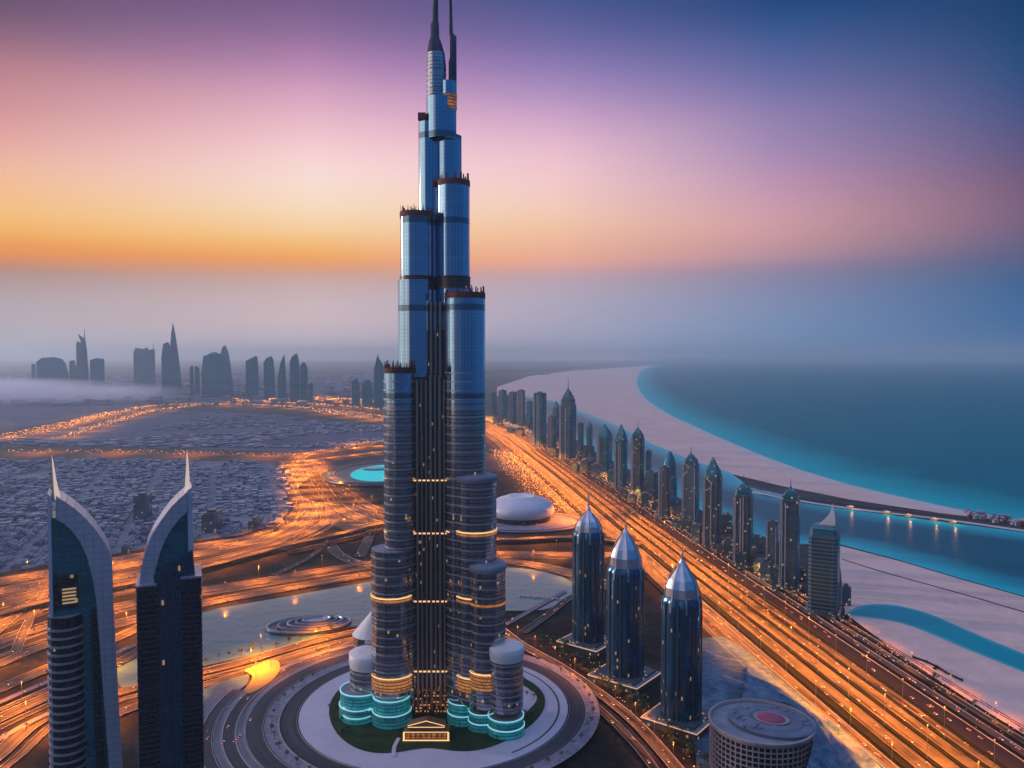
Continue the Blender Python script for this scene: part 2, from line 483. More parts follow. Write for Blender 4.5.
M["lamp_glow"] = plain("lamp_glow", rgb(.9, .7, .4), emit=(1, .42, .10, 1), estr=1.15)
M["far_glow"] = plain("far_lamp_glow", rgb(.9, .6, .3), emit=(1, .45, .16, 1), estr=1.15)
M["lamp_steel"] = plain("lamp_steel", rgb(.25, .24, .22), 0.5, 0.6, 0.1)
M["spire_glow"] = plain("lit_spire", rgb(.8, .75, .7), 0.3, 0.2, emit=(1, .72, .5, 1), estr=.55)
M["pool_glow"] = plain("lit_pool", rgb(.0, .35, .38), 0.6, emit=(.0, .66, .68, 1), estr=0.62)
M["bark"] = plain("bark", rgb(.06, .045, .03), 0.9)
M["leaf"] = plain("leaf_green", rgb(.06, .10, .03), 0.7, 0, 0.5, 0.5)
M["leaf_dry"] = plain("leaf_olive", rgb(.09, .085, .03), 0.7, 0, 0.5, 0.5)
M["car_body"] = plain("car_paint", rgb(.2, .2, .21), 0.3, 0.3, 0.6, 0.02)
M["head_lights"] = plain("headlight_glow", rgb(.9, .8, .6), emit=(1, .66, .30, 1), estr=1.6)
M["tail_lights"] = plain("taillight_glow", rgb(.6, .05, .03), emit=(1, .09, .03, 1), estr=1.5)


# ------------------------------------------------------------------ mesh builder
class MB:
    def __init__(self):
        self.v, self.f, self.uv, self.mi, self.sm = [], [], [], [], []

    def face(self, pts, uvs=None, mi=0, smooth=False):
        i = len(self.v)
        self.v.extend([tuple(p) for p in pts])
        self.f.append(tuple(range(i, i + len(pts))))
        self.uv.append(uvs if uvs else [(p[0], p[1]) for p in pts])
        self.mi.append(mi)
        self.sm.append(smooth)

    def loft(self, rings, mi=0, cap_top=None, cap_bot=None, smooth=True, closed=True):
        """rings: lists of 3-D points, same count; wall UV = metres round, metres up"""
        n = len(rings[0])
        base = len(self.v)
        us = [0.0]
        ref = max(rings, key=lambda r: sum((Vector(r[k]) - Vector(r[(k + 1) % n])).length for k in range(n)))
        for k in range(n):
            us.append(us[-1] + (Vector(ref[k]) - Vector(ref[(k + 1) % n])).length)
        for r in rings:
            self.v.extend([tuple(p) for p in r])
        last = n if closed else n - 1
        for j in range(len(rings) - 1):
            for k in range(last):
                k2 = (k + 1) % n
                a, b = base + j * n + k, base + j * n + k2
                c, d = base + (j + 1) * n + k2, base + (j + 1) * n + k
                self.f.append((a, b, c, d))
                z0, z1, z2, z3 = self.v[a][2], self.v[b][2], self.v[c][2], self.v[d][2]
                self.uv.append([(us[k], z0), (us[k + 1], z1), (us[k + 1], z2), (us[k], z3)])
                self.mi.append(mi)
                self.sm.append(smooth)
        if cap_top is not None:
            self.face(rings[-1], mi=cap_top)
        if cap_bot is not None:
            self.face(list(reversed(rings[0])), mi=cap_bot)
        return self

    def prism(self, poly, z0, z1, mi=0, top=0, bot=None, smooth=False):
        return self.loft([[(p[0], p[1], z0) for p in poly], [(p[0], p[1], z1) for p in poly]], mi, top, bot, smooth)

    def box(self, x0, x1, y0, y1, z0, z1, mi=0, rot=0.0, cx=0.0, cy=0.0):
        pts = [(x0, y0), (x1, y0), (x1, y1), (x0, y1)]
        if rot:
            c, s = math.cos(rot), math.sin(rot)
            pts = [(cx + x * c - y * s, cy + x * s + y * c) for x, y in pts]
        else:
            pts = [(cx + x, cy + y) for x, y in pts]
        return self.prism(pts, z0, z1, mi, mi, mi)

    def cyl(self, cx, cy, r, z0, z1, n=12, mi=0, r1=None, top=True, smooth=True, ry=None):
        r1 = r if r1 is None else r1
        k = (ry / r) if ry else 1.0
        a = circle(cx, cy, r, n, k)
        b = circle(cx, cy, r1, n, k)
        return self.loft([[(p[0], p[1], z0) for p in a], [(p[0], p[1], z1) for p in b]], mi, mi if top else None, None, smooth)

    def build(self, name, mats, parent=None, loc=None):
        me = bpy.data.meshes.new(name)
        me.from_pydata(self.v, [], self.f)
        ul = me.uv_layers.new(name="UVMap")
        flat = []
        for u in self.uv:
            for a in u:
                flat.extend((a[0], a[1]))
        ul.data.foreach_set("uv", flat)
        if not isinstance(mats, (list, tuple)):
            mats = [mats]
        for m in mats:
            me.materials.append(m)
        me.polygons.foreach_set("material_index", self.mi)
        me.polygons.foreach_set("use_smooth", self.sm)
        me.update()
        o = bpy.data.objects.new(name, me)
        C.objects.link(o)
        if parent is not None:
            o.parent = parent
        if loc is not None:
            o.location = loc
        return o


def circle(cx, cy, r, n, k=1.0, ph=0.0):
    return [(cx + r * math.cos(ph + 2 * PI * i / n), cy + k * r * math.sin(ph + 2 * PI * i / n)) for i in range(n)]


def tag(o, label=None, cat=None, group=None, kind=None):
    if label:
        o["label"] = label
    if cat:
        o["category"] = cat
    if group:
        o["group"] = group
    if kind:
        o["kind"] = kind
    return o


def thing(name, label, cat, loc, rz=0.0, group=None):
    o = bpy.data.objects.new(name, None)
    C.objects.link(o)
    o.empty_display_size = 5
    o.location = loc
    o.rotation_euler = (0, 0, rz)
    return tag(o, label, cat, group)


def dup(root, loc, rz=0.0, scale=1.0, label=None, group=None):
    r = root.copy()
    C.objects.link(r)
    r.location = loc
    r.rotation_euler = (0, 0, rz)
    r.scale = (scale, scale, scale)
    if label:
        r["label"] = label
    if group:
        r["group"] = group
    for ch in list(root.children):
        c = ch.copy()
        C.objects.link(c)
        c.parent = r
    return r


def smooth_path(pts, step=25.0):
    """Catmull-Rom through ground points"""
    P = [Vector((p[0], p[1], p[2] if len(p) > 2 else 0)) for p in pts]
    P = [P[0] * 2 - P[1]] + P + [P[-1] * 2 - P[-2]]
    out = []
    for i in range(1, len(P) - 2):
        n = max(2, int((P[i + 1] - P[i]).length / step))
        for k in range(n):
            t = k / n
            a, b, c, d = P[i - 1], P[i], P[i + 1], P[i + 2]
            out.append(0.5 * ((2 * b) + (c - a) * t + (2 * a - 5 * b + 4 * c - d) * t * t + (3 * b - a - 3 * c + d) * t ** 3))
    out.append(P[-2].copy())
    return out


def offset_path(path, o):
    res = []
    for i, p in enumerate(path):
        a, b = path[max(0, i - 1)], path[min(len(path) - 1, i + 1)]
        t = (b - a)
        t.z = 0
        t.normalize()
        res.append(p + Vector((t.y, -t.x, 0)) * o)
    return res


def ribbon(name, path, width, mat, z=0.2, thick=0.0, side=None, widths=None, lip=0.0):
    mb = MB()
    if widths is None:
        widths = [width] * len(path)
    L, R_ = [], []
    for i, p in enumerate(path):
        a, b = path[max(0, i - 1)], path[min(len(path) - 1, i + 1)]
        t = (b - a)
        t.z = 0
        t.normalize()
        n = Vector((t.y, -t.x, 0)) * widths[i] / 2
        q = Vector((p.x, p.y, z + p.z))
        L.append(q - n)
        R_.append(q + n)
    u = 0.0
    for i in range(len(path) - 1):
        du = (path[i + 1] - path[i]).length
        mb.face([L[i], R_[i], R_[i + 1], L[i + 1]], [(u, 0), (u, widths[i]), (u + du, widths[i + 1]), (u + du, 0)])
        if thick:
            dz = Vector((0, 0, -thick))
            up = Vector((0, 0, 1.1))
            mb.face([L[i] + up, L[i + 1] + up, L[i + 1] + dz, L[i] + dz], mi=1)
            mb.face([R_[i] + dz, R_[i + 1] + dz, R_[i + 1] + up, R_[i] + up], mi=1)
            mb.face([L[i] + dz, L[i + 1] + dz, R_[i + 1] + dz, R_[i] + dz], mi=1)
            if i % 2 == 0 and z > 5:
                c = (L[i] + R_[i]) / 2
                mb.box(-1.6, 1.6, -1.6, 1.6, 0.05, z - thick - 0.02, 1, 0, c.x, c.y)
        if lip:
            up = Vector((0, 0, lip))
            for A_, B_, sg in ((L[i], L[i + 1], -1), (R_[i], R_[i + 1], 1)):
                t = (path[i + 1] - path[i]).normalized()
                n = Vector((t.y, -t.x, 0)) * .45 * sg
                mb.face([A_ + up, B_ + up, B_ + n + up, A_ + n + up][::sg], mi=2)
                mb.face([A_, B_, B_ + up, A_ + up][::-sg], mi=2)
        u += du
    return tag(mb.build(name, [mat, side or M["band_dark"], M["kerb"]]), kind="structure")


def flat(name, pts, mat, z, kind="structure"):
    mb = MB()
    mb.face([(p[0], p[1], z) for p in pts])
    return tag(mb.build(name, mat), kind=kind)


def pxpath(px, step=25.0):
    return smooth_path([G(*p) for p in px], step)


def inside(p, poly):
    c = False
    j = len(poly) - 1
    for i in range(len(poly)):
        a, b = poly[i], poly[j]
        if (a[1] > p[1]) != (b[1] > p[1]) and p[0] < (b[0] - a[0]) * (p[1] - a[1]) / (b[1] - a[1]) + a[0]:
            c = not c
        j = i
    return c


# ------------------------------------------------------------------ the ground, sea and beaches
BIG = 70000.0
def half_width(y):                   # haze and ground kept narrow at the sides so reflections reach the sky
    return 3000 + (y + 3500) * 0.66


flat("ground", [(-half_width(-3000) + 300, -3000), (half_width(-3000) - 300, -3000), (half_width(BIG) - 300, BIG), (-half_width(BIG) + 300, BIG)], M["ground"], 0.0)

shore_px = [(735, 357.6), (700, 359.5), (665, 364), (645, 369), (637, 378), (640, 393), (660, 410), (700, 430), (750, 452), (800, 471),
            (850, 486), (900, 498), (960, 511), (1024, 522), (1100, 535), (1300, 565)]
shore = [G(*p) for p in shore_px]
shore_s = smooth_path(shore, 150)
mb = MB()
offs = [0, 30, 70, 140, 260, 420, 600]
rows = []
for o in offs:
    rows.append(offset_path(shore_s, -o))
for j in range(len(offs) - 1):
    for i in range(len(shore_s) - 1):
        a, b, c, d = rows[j][i], rows[j][i + 1], rows[j + 1][i + 1], rows[j + 1][i]
        z = 1.2
        mb.face([(p.x, p.y, z) for p in (a, b, c, d)], [(0, offs[j]), (0, offs[j]), (0, offs[j + 1]), (0, offs[j + 1])])
tag(mb.build("shallow_water", M["sea"]), kind="structure")
mb = MB()
out = [(p.x, p.y, 0.8) for p in shore_s] + [(half_width(800) - 500, 800, 0.8), (half_width(BIG * .97) - 500, BIG * .97, 0.8), (shore_s[0].x, BIG * .97, 0.8)]
mb.face(out, [(0, 9999)] * len(out))
tag(mb.build("sea", M["sea"]), kind="structure")

beach_px_in = [(690, 360.3), (660, 364.5), (630, 367), (600, 369), (570, 371), (530, 376), (497, 387), (497, 396), (530, 398), (560, 403), (585, 414), (620, 428), (650, 444), (690, 461), (730, 474),
               (780, 486), (850, 500), (930, 512), (1024, 526), (1100, 540), (1300, 572)]
inner = [G(*p) for p in beach_px_in]
mb = MB()
poly = [(p.x, p.y, 0.6) for p in offset_path(shore_s, -12)] + [(p.x, p.y, 0.6) for p in reversed(inner)]
mb.face([(p[0], p[1], 1.3) for p in poly])
tag(mb.build("beach", M["sand"]), kind="structure")
ribbon("surf", offset_path(shore_s, 1), 7, M["surf"], z=1.42)
ribbon("beach_edge", offset_path(shore_s, 26), 60, M["wetsand"], z=1.36)

# lagoon behind the tower row and the channel
lag_px = [(500, 397), (530, 397), (560, 402), (585, 413), (620, 427), (650, 443), (690, 460), (730, 473), (748, 486), (800, 500), (870, 513), (940, 522), (1024, 533), (1100, 543), (1300, 575),
          (1300, 645), (1100, 610), (1024, 597), (960, 579), (900, 561), (840, 545), (790, 545), (740, 530), (690, 505), (640, 475), (600, 455), (560, 430), (530, 415), (500, 408)]
lag = [G(*p) for p in lag_px]
LAG2 = [(p.x, p.y) for p in lag]
def shore_dist(pts, q):
    best = 1e9
    for i in range(len(pts)):
        a, b = pts[i], pts[(i + 1) % len(pts)]
        ab = b - a
        t = max(0, min(1, (q - a).dot(ab) / max(1e-6, ab.length_squared)))
        best = min(best, (a + ab * t - q).length)
    return best
# grid fill so that the shore distance (water depth) varies inside
def water_grid(name, polyv, mat, z, n=34):
    import bmesh
    bm = bmesh.new()
    vs = [bm.verts.new((p.x, p.y, z)) for p in polyv]
    f = bm.faces.new(vs)
    xs = [p.x for p in polyv]
    ys = [p.y for p in polyv]
    for k in range(1, n):
        x = min(xs) + (max(xs) - min(xs)) * k / n
        bmesh.ops.bisect_plane(bm, geom=bm.verts[:] + bm.edges[:] + bm.faces[:], plane_co=(x, 0, 0), plane_no=(1, 0, 0))
    y0, y1 = math.log(min(ys)), math.log(max(ys))
    for k in range(1, n * 2):
        y = math.exp(y0 + (y1 - y0) * k / (n * 2))
        bmesh.ops.bisect_plane(bm, geom=bm.verts[:] + bm.edges[:] + bm.faces[:], plane_co=(0, y, 0), plane_no=(0, 1, 0))
    bmesh.ops.triangulate(bm, faces=bm.faces[:])
    ul = bm.loops.layers.uv.new("UVMap")
    cache = {}
    pv = [Vector((p.x, p.y, z)) for p in polyv]
    for fc in bm.faces:
        if fc.normal.z < 0:
            fc.normal_flip()
        for lp in fc.loops:
            k = lp.vert.index if lp.vert.index >= 0 else id(lp.vert)
            key = (round(lp.vert.co.x, 2), round(lp.vert.co.y, 2))
            if key not in cache:
                cache[key] = shore_dist(pv, lp.vert.co)
            lp[ul].uv = (0, cache[key])
    me = bpy.data.meshes.new(name)
    bm.to_mesh(me)
    bm.free()
    me.materials.append(mat)
    o = bpy.data.objects.new(name, me)
    C.objects.link(o)
    return tag(o, kind="structure")
water_grid("lagoon", lag, M["channel"], 1.6)

# south sand flat with a strip of shallow pool
sand2 = [G(*p) for p in [(838, 546), (900, 562), (960, 580), (1024, 598), (1100, 612), (1300, 650), (1300, 860), (1100, 787), (1024, 737), (950, 689), (900, 656), (845, 614)]]
flat("sand_flat", sand2, M["sand"], 1.75)
ribbon("sand_crease", pxpath([(842, 560), (880, 572), (930, 586), (980, 600), (1024, 613), (1100, 632)]), 5, M["verge"], z=1.8,
       widths=None)
pl = [G(*p) for p in [(846, 616), (856, 608), (875, 605), (900, 607), (930, 615), (960, 628), (1000, 645), (1040, 661), (1100, 684), (1100, 700), (1040, 680), (1000, 664),
                      (960, 648), (930, 635), (900, 624), (870, 619)]]
water_grid("pool_strip", smooth_path(pl + [pl[0]], 20)[:-1], M["pool"], 1.85, 22)

# breakwater with a promenade
bw_c = [(660, 452), (720, 478), (750, 489), (800, 500), (870, 510), (940, 518), (1024, 528), (1100, 537), (1300, 566)]
ribbon("breakwater", pxpath([(748, 487), (800, 498), (870, 507), (940, 515), (1024, 525), (1100, 535), (1300, 566)], 60), 20, M["breakwater"], z=2.3, thick=1.5)
ribbon("promenade", pxpath([(752, 492.5), (800, 502), (870, 512), (940, 520), (1024, 532), (1100, 542), (1300, 573)], 60), 26, M["wetsand"], z=2.5, thick=2.0)

# ------------------------------------------------------------------ highway
hw = smooth_path([(512, 600), (489, 788), (423, 1327), (358, 1851), (291, 2394), (190, 3152), G(522, 434), G(490, 423), G(440, 411.5), G(385, 404), G(300, 398)], 60)
ribbon("highway_verge", offset_path(hw, -66), 285, M["verge"], z=0.25)
HW_ROWS = [(-186, 24, "orange_road"), (-146, 30, "orange_road"), (-124, 13, "pale_road"), (-92, 24, "orange_road"), (-66, 20, "pale_road"), (-44, 17, "orange_road"),
           (-24, 13, "orange_road"), (0, 25, "dark_asphalt"), (25, 11, "asphalt"), (43, 11, "orange_road"), (58, 8, "orange_road")]
for i, (o, w, mk) in enumerate(HW_ROWS):
    p = offset_path(hw, o)
    if o == -186:
        p = [q for q in p if q.y > 1750]
    ribbon("highway", p, w, M[mk], z=0.4 + 0.05 * i, lip=.9)

for o, w in ((-165, 9), (-108, 10), (-78.5, 4.5), (-54.5, 4), (-33.5, 4), (-15.5, 4), (15.5, 5), (34, 5), (51, 3.5), (65, 4)):
    tag(ribbon("median_hedge", [q for q in offset_path(hw, o) if (1180 if o == -165 else 0) < q.y < 3400], w, M["hedge"], z=1.6, thick=1.3, side=M["hedge"]), kind="structure")

# ------------------------------------------------------------------ plains, district and lake
plain_px = [(-60, 447), (60, 446), (200, 449), (290, 452), (340, 449), (385, 442), (385, 426), (330, 421), (270, 415), (200, 411), (160, 413), (100, 424), (40, 434), (-60, 447)]
flat("road_ground", [(-1300, 740), (260, 740), (330, 1500), (40, 2750), (-1800, 2750)], M["verge"], 0.04)
flat("plain", [G(*p) for p in plain_px[:-1]], M["plain"], 0.12)
flat("far_plain", [G(*p) for p in [(-200, 440), (0, 432), (150, 404), (385, 403), (470, 400), (480, 385), (470, 374), (-300, 374)]], M["plain"], 0.08)
dist_px = [(-60, 460), (100, 460), (200, 461), (282, 463), (289, 472), (289, 492), (292, 506), (278, 524), (240, 535), (190, 542), (100, 556), (0, 573), (-60, 584)]
DIST = [G(*p) for p in dist_px]
flat("district_ground", DIST, M["district"], 0.16)

lake_px = [(110, 668), (150, 640), (202, 612), (264, 600), (366, 582), (430, 572), (505, 567), (550, 573), (574, 582), (574, 598), (545, 611), (505, 612), (430, 620), (352, 628),
           (330, 634), (300, 645), (262, 655), (202, 668), (150, 682), (118, 690)]
LAKE = smooth_path([G(*p) for p in lake_px] + [G(*lake_px[0])], 30)[:-1]
flat("lake", LAKE, M["lake"], 0.6)
ribbon("lake_bank", LAKE + [LAKE[0]], 9, M["verge"], z=0.66)
green_px = [(120, 610), (200, 590), (270, 575), (330, 558), (368, 545), (368, 575), (300, 588), (200, 610), (120, 630)]
flat("planted_ground", [G(*p) for p in green_px], M["verge"], 0.2)

# ------------------------------------------------------------------ roads on the left and round the tower
ROADS = []


def road(px, width, mk, z, thick=0.0, lamps=0, name="road", step=25.0):
    p = pxpath(px, step)
    ribbon(name, p, width, M[mk], z=z, thick=thick, lip=.9 if mk in ('orange_road', 'pale_road') else 0)
    ROADS.append((p, width, z, lamps))
    return p


leftR = [
    ([(-60, 592), (51, 573), (120, 560), (194, 547), (249, 539), (284, 526), (299, 508), (294, 489), (289, 470), (299, 458), (320, 452), (385, 446)], 22, "orange_road"),
    ([(-60, 604), (51, 583), (120, 568), (194, 556), (229, 548), (274, 538), (307, 522), (314, 508), (305, 489), (297, 469), (308, 459)], 26, "pale_road"),
    ([(-60, 621), (51, 592), (120, 578), (194, 567), (264, 549), (299, 537), (325, 522), (322, 505), (312, 485), (303, 465)], 22, "orange_road"),
    ([(-60, 645), (25, 616), (60, 603), (125, 591), (202, 578)], 22, "orange_road"),
    ([(-60, 663), (49, 627), (125, 607), (202, 592), (249, 585), (307, 575), (358, 567), (400, 562), (450, 556), (500, 555), (574, 556), (625, 556)], 18, "orange_road"),
    ([(-60, 690), (49, 645), (125, 624), (202, 606), (264, 594), (366, 577), (430, 568), (470, 562), (505, 563), (540, 568), (572, 576), (620, 592)], 17, "pale_road"),
    ([(-60, 715), (49, 669), (100, 647), (140, 628), (165, 618)], 18, "orange_road"),
    ([(-60, 748), (0, 719), (49, 697), (90, 678), (125, 660), (150, 645)], 16, "orange_road"),
    ([(-60, 800), (0, 755), (28, 729), (60, 713), (125, 692), (202, 673), (249, 661), (307, 644), (350, 634), (385, 628)], 15, "pale_road"),
    ([(60, 740), (120, 714), (160, 700), (202, 687), (239, 676), (274, 666), (350, 642), (380, 635)], 13, "orange_road"),
    ([(-20, 648), (0, 630), (25, 608), (45, 594), (60, 586)], 13, "orange_road"),
    ([(15, 655), (25, 630), (38, 606), (46, 594)], 12, "pale_road"),
    ([(274, 576), (307, 560), (320, 550), (330, 540)], 9, "orange_road"),
    ([(330, 545), (337, 554), (352, 562), (372, 567)], 22, "orange_road"),
    ([(318, 462), (330, 478), (345, 492), (362, 503), (384, 512), (420, 520)], 30, "pale_road"),
    ([(312, 470), (322, 488), (335, 505), (352, 516), (375, 524)], 40, "orange_road"),
    ([(306, 462), (335, 458), (360, 455), (390, 452), (430, 452)], 40, "pale_road"),
    ([(355, 508), (368, 515), (372, 528), (366, 545), (360, 558)], 20, "orange_road"),
    ([(523, 634), (548, 616), (572, 598), (600, 590)], 12, "orange_road"),
    ([(505, 626), (530, 612), (565, 592)], 9, "grey_road"),
    ([(500, 630), (524, 648), (550, 662), (580, 681), (625, 715), (652, 742), (680, 775), (700, 800)], 14, "pale_road"),
    ([(505, 648), (540, 668), (570, 688), (605, 716), (640, 752), (660, 780)], 9, "orange_road"),
]
for i, (px, w, mk) in enumerate(leftR):
    road(px, w * (1.25 if i < 10 else 1.0), mk, 0.9 + 0.06 * i)
for i in (0, 1, 2, 3, 4, 5, 7, 8):
    pth, w, z_, _l = ROADS[i]
    for sg, ww in ((1, 9), (-1, 7)):
        pp = offset_path(pth, sg * (w * .5 + 8 + 2 * (i % 3)))
        pp = [q for q in pp if not (q.y < 2200 and inside((q.x, q.y), [(p.x, p.y) for p in LAKE]))]
        if len(pp) > 4 and max((pp[k + 1] - pp[k]).length for k in range(len(pp) - 1)) < 120:
            ribbon("slip_road", pp, ww, M["pale_road" if (sg > 0) == (i % 2 == 0) else "dark_asphalt"], z=.55 + .02 * i + .01 * sg, lip=.7)
# flyovers
fly1 = road([(-60, 632), (60, 603), (130, 588), (194, 574), (288, 549), (346, 536), (381, 527), (430, 533), (496, 543), (574, 541), (640, 548)], 22, "pale_road", 9.0, thick=2.4, name="flyover", step=40)
fly2 = road([(288, 555), (346, 541), (384, 531)], 10, "orange_road", 7.0, thick=2.0, name="flyover", step=40)
# asphalt roads and the blue-grey road
road([(-60, 735), (0, 704), (49, 683), (100, 662), (130, 648)], 10, "grey_road", 2.4)
road([(-60, 780), (0, 741), (49, 715), (100, 700)], 9, "grey_road", 2.46)
for k in range(5):
    road([(120 + 10 * k, 800), (190 + 14 * k, 752 - 5 * k), (222 + 9 * k, 715 - 6 * k), (255 + 9 * k, 688 - 5 * k), (300 + 7 * k, 664 - 2 * k), (352, 648 + 2 * k)], 7, ("grey_road", "asphalt")[k % 2], 2.5 + 0.06 * k)
apron = [G(*p) for p in [(244, 674), (256, 668), (268, 663), (278, 664), (280, 672), (274, 682), (262, 691), (250, 697), (244, 694), (250, 686), (252, 679)]]
flat("road_apron", smooth_path(apron + [apron[0]], 8)[:-1], M["apron"], 4.3)
flat("blue_court", [G(*p) for p in [(200, 692), (232, 680), (250, 677), (247, 686), (222, 705), (200, 722)]], M["terrace"], 2.3)
fan = [G(*p) for p in [(299, 460), (318, 462), (327, 475), (342, 490), (355, 502), (372, 508), (384, 513), (384, 521), (346, 531), (327, 523), (316, 502)]]
flat("interchange_ground", fan, M["pale_road"], 0.5)
# far lit roads
FAR = [
    ([(-80, 454), (60, 453), (200, 455), (285, 457)], 60, "orange_road"),
    ([(285, 457), (330, 452), (360, 446), (400, 440)], 60, "orange_road"),
    ([(-80, 450), (0, 441), (60, 429), (110, 416), (150, 408), (200, 406), (260, 407), (320, 411), (390, 419), (460, 428)], 80, "pale_road"),
    ([(60, 440), (110, 424), (150, 413), (190, 408)], 40, "orange_road"),
    ([(-80, 446), (0, 437), (60, 426), (110, 414)], 40, "orange_road"),
    ([(230, 402), (300, 405), (390, 412), (460, 420)], 60, "orange_road"),
    ([(320, 413), (390, 423), (420, 428)], 60, "pale_road"),
]
far_paths = []
for i, (px, w, mk) in enumerate(FAR):
    p = pxpath(px, 80)
    ribbon("far_road", p, w, M[mk], z=0.9 + 0.1 * i)
    far_paths.append(p)

# rings round the tower's podium
PC = Vector((-87.0, 890.0, 0.0))


def ring(name, r0, r1, mk, z, n=96, a0=0.0, a1=2 * PI):
    p = [PC + Vector((math.cos(a0 + (a1 - a0) * k / n) * (r0 + r1) / 2, math.sin(a0 + (a1 - a0) * k / n) * (r0 + r1) / 2, 0)) for k in range(n + 1)]
    return ribbon(name, p, r1 - r0, M[mk], z=z, lip=.5)


flat("podium_apron", [(PC.x + 186.5 * math.cos(2 * PI * k / 72), PC.y + 186.5 * math.sin(2 * PI * k / 72)) for k in range(72)], M["verge"], 3.2)
for r0, r1, mk in [(152, 170, "asphalt"), (171, 185, "speckled"), (187, 204, "asphalt"), (205.5, 214, "grey_road"), (215, 227, "asphalt"), (228, 236, "grey_road"), (238, 249, "asphalt"), (250, 257, "grey_road")]:
    if r1 < 186:
        ring("ring_road", r0, r1, mk, 3.4 + r0 * 0.001)
    else:
        k_ = (r0 - 187) / 70
        ring("ring_road", r0, r1, mk, 3.4 + r0 * 0.001, a0=math.radians(170 if r0 >= 237 else 84 + 40 * k_), a1=math.radians(300 - 25 * k_))
mb = MB()
mb.prism(circle(PC.x, PC.y, 150, 96), 3.0, 4.6)
tag(mb.build("podium_path", M["light_paving"]), kind="structure")
gar = []
for k in range(96):
    a = 2 * PI * k / 96
    r = 122 + 5 * math.sin(3 * a + 0.5)
    d = (a - 1.5 * PI)
    r -= 26 * math.exp(-(d / 0.33) ** 2)
    gar.append((PC.x + r * math.cos(a), PC.y + r * math.sin(a)))
mb = MB()
mb.prism(gar, 4.5, 5.2)
tag(mb.build("garden_lawn", M["lawn"]), kind="structure")
ribbon("garden_path", smooth_path([PC + Vector((95, -20, 0)), PC + Vector((108, 20, 0)), PC + Vector((88, 55, 0))], 8), 16, M["light_paving"], z=5.3)
ribbon("garden_path", smooth_path([PC + Vector((-30, -118, 0)), PC + Vector((-32, -98, 0)), PC + Vector((-30, -80, 0))], 8), 4, M["light_paving"], z=5.35)
ribbon("ring_inlay", [PC + Vector((math.cos(-0.9 + 0.05 * k) * 140, math.sin(-0.9 + 0.05 * k) * 140, 0)) for k in range(44)], 2.0, M["asphalt"], z=4.68)

# terraces by the round hall
ter = [G(*p) for p in [(690, 640), (722, 637), (745, 650), (790, 688), (840, 728), (895, 775), (930, 800), (700, 800), (690, 700)]]
flat("terrace", ter, M["terrace"], 1.0)
for k in range(9):
    a = G(702 + 10 * k, 650 + 13 * k)
    b = G(742 + 16 * k, 662 + 13.5 * k)
    mid = (a + b) / 2 + Vector((0, -8, 0))
    ribbon("terrace_step", smooth_path([a, mid, b], 8), 3.4, M["grey_road"] if k % 2 else M["speckled"], z=1.1 + 0.02 * k)

# ------------------------------------------------------------------ the main tower
TY = 885.0
TX = (443 - 512) * TY / FPX
tower = thing("skyscraper", "very tall stepped glass tower with twin spires and red roof crowns on a round podium", "skyscraper", (TX, TY, 4.6))


def tl(px, yl):                      # pixel column -> local x at local depth
    return (px - 512) / FPX * (TY + yl) * 1.0 - TX


def tz(py, yl):
    return AT(512, py, TY + yl).z - 4.6


def crown(parent, cx, cy, r, z, h, mat, seed, n=34):
    """planted roof crown: a low parapet with uneven posts and shrubs"""
    q = random.Random(seed)
    mb = MB()
    a0, a1 = circle(cx, cy, r + 0.5, 36), circle(cx, cy, r - 0.8, 36)
    mb.loft([[(p[0], p[1], z - 1.5) for p in a0], [(p[0], p[1], z + h * .42) for p in a0], [(p[0], p[1], z + h * .42) for p in a1], [(p[0], p[1], z + 0.3) for p in a1]], 0, smooth=False)
    mb.build("roof_crown", mat, parent)
    mp = MB()
    for k in range(n):
        a = 2 * PI * k / n + q.uniform(-.08, .08)
        rr = r - q.uniform(0.6, 2.2)
        x, y = cx + rr * math.cos(a), cy + rr * math.sin(a)
        w = q.uniform(0.5, 1.3)
        mp.cyl(x, y, w, z, z + h * q.uniform(.55, 1.15), 5, 0, r1=w * q.uniform(.15, .8), smooth=False)
    tag(mp.build("roof_shrubs", mat, parent), kind="stuff")


def bands(parent, cx, cy, rx, ry, z0, z1, step, mat, proud=0.6, h=1.5, name="floor_band", n=40):
    mb = MB()
    z = z0
    while z < z1 - h:
        a = circle(cx, cy, rx + proud, n, (ry + proud) / (rx + proud))
        b = circle(cx, cy, rx - 0.3, n, (ry - .3) / (rx - .3))
        mb.loft([[(p[0], p[1], z) for p in b], [(p[0], p[1], z) for p in a], [(p[0], p[1], z + h) for p in a], [(p[0], p[1], z + h) for p in b]], 0, smooth=False)
        z += step
    return mb.build(name, mat, parent)


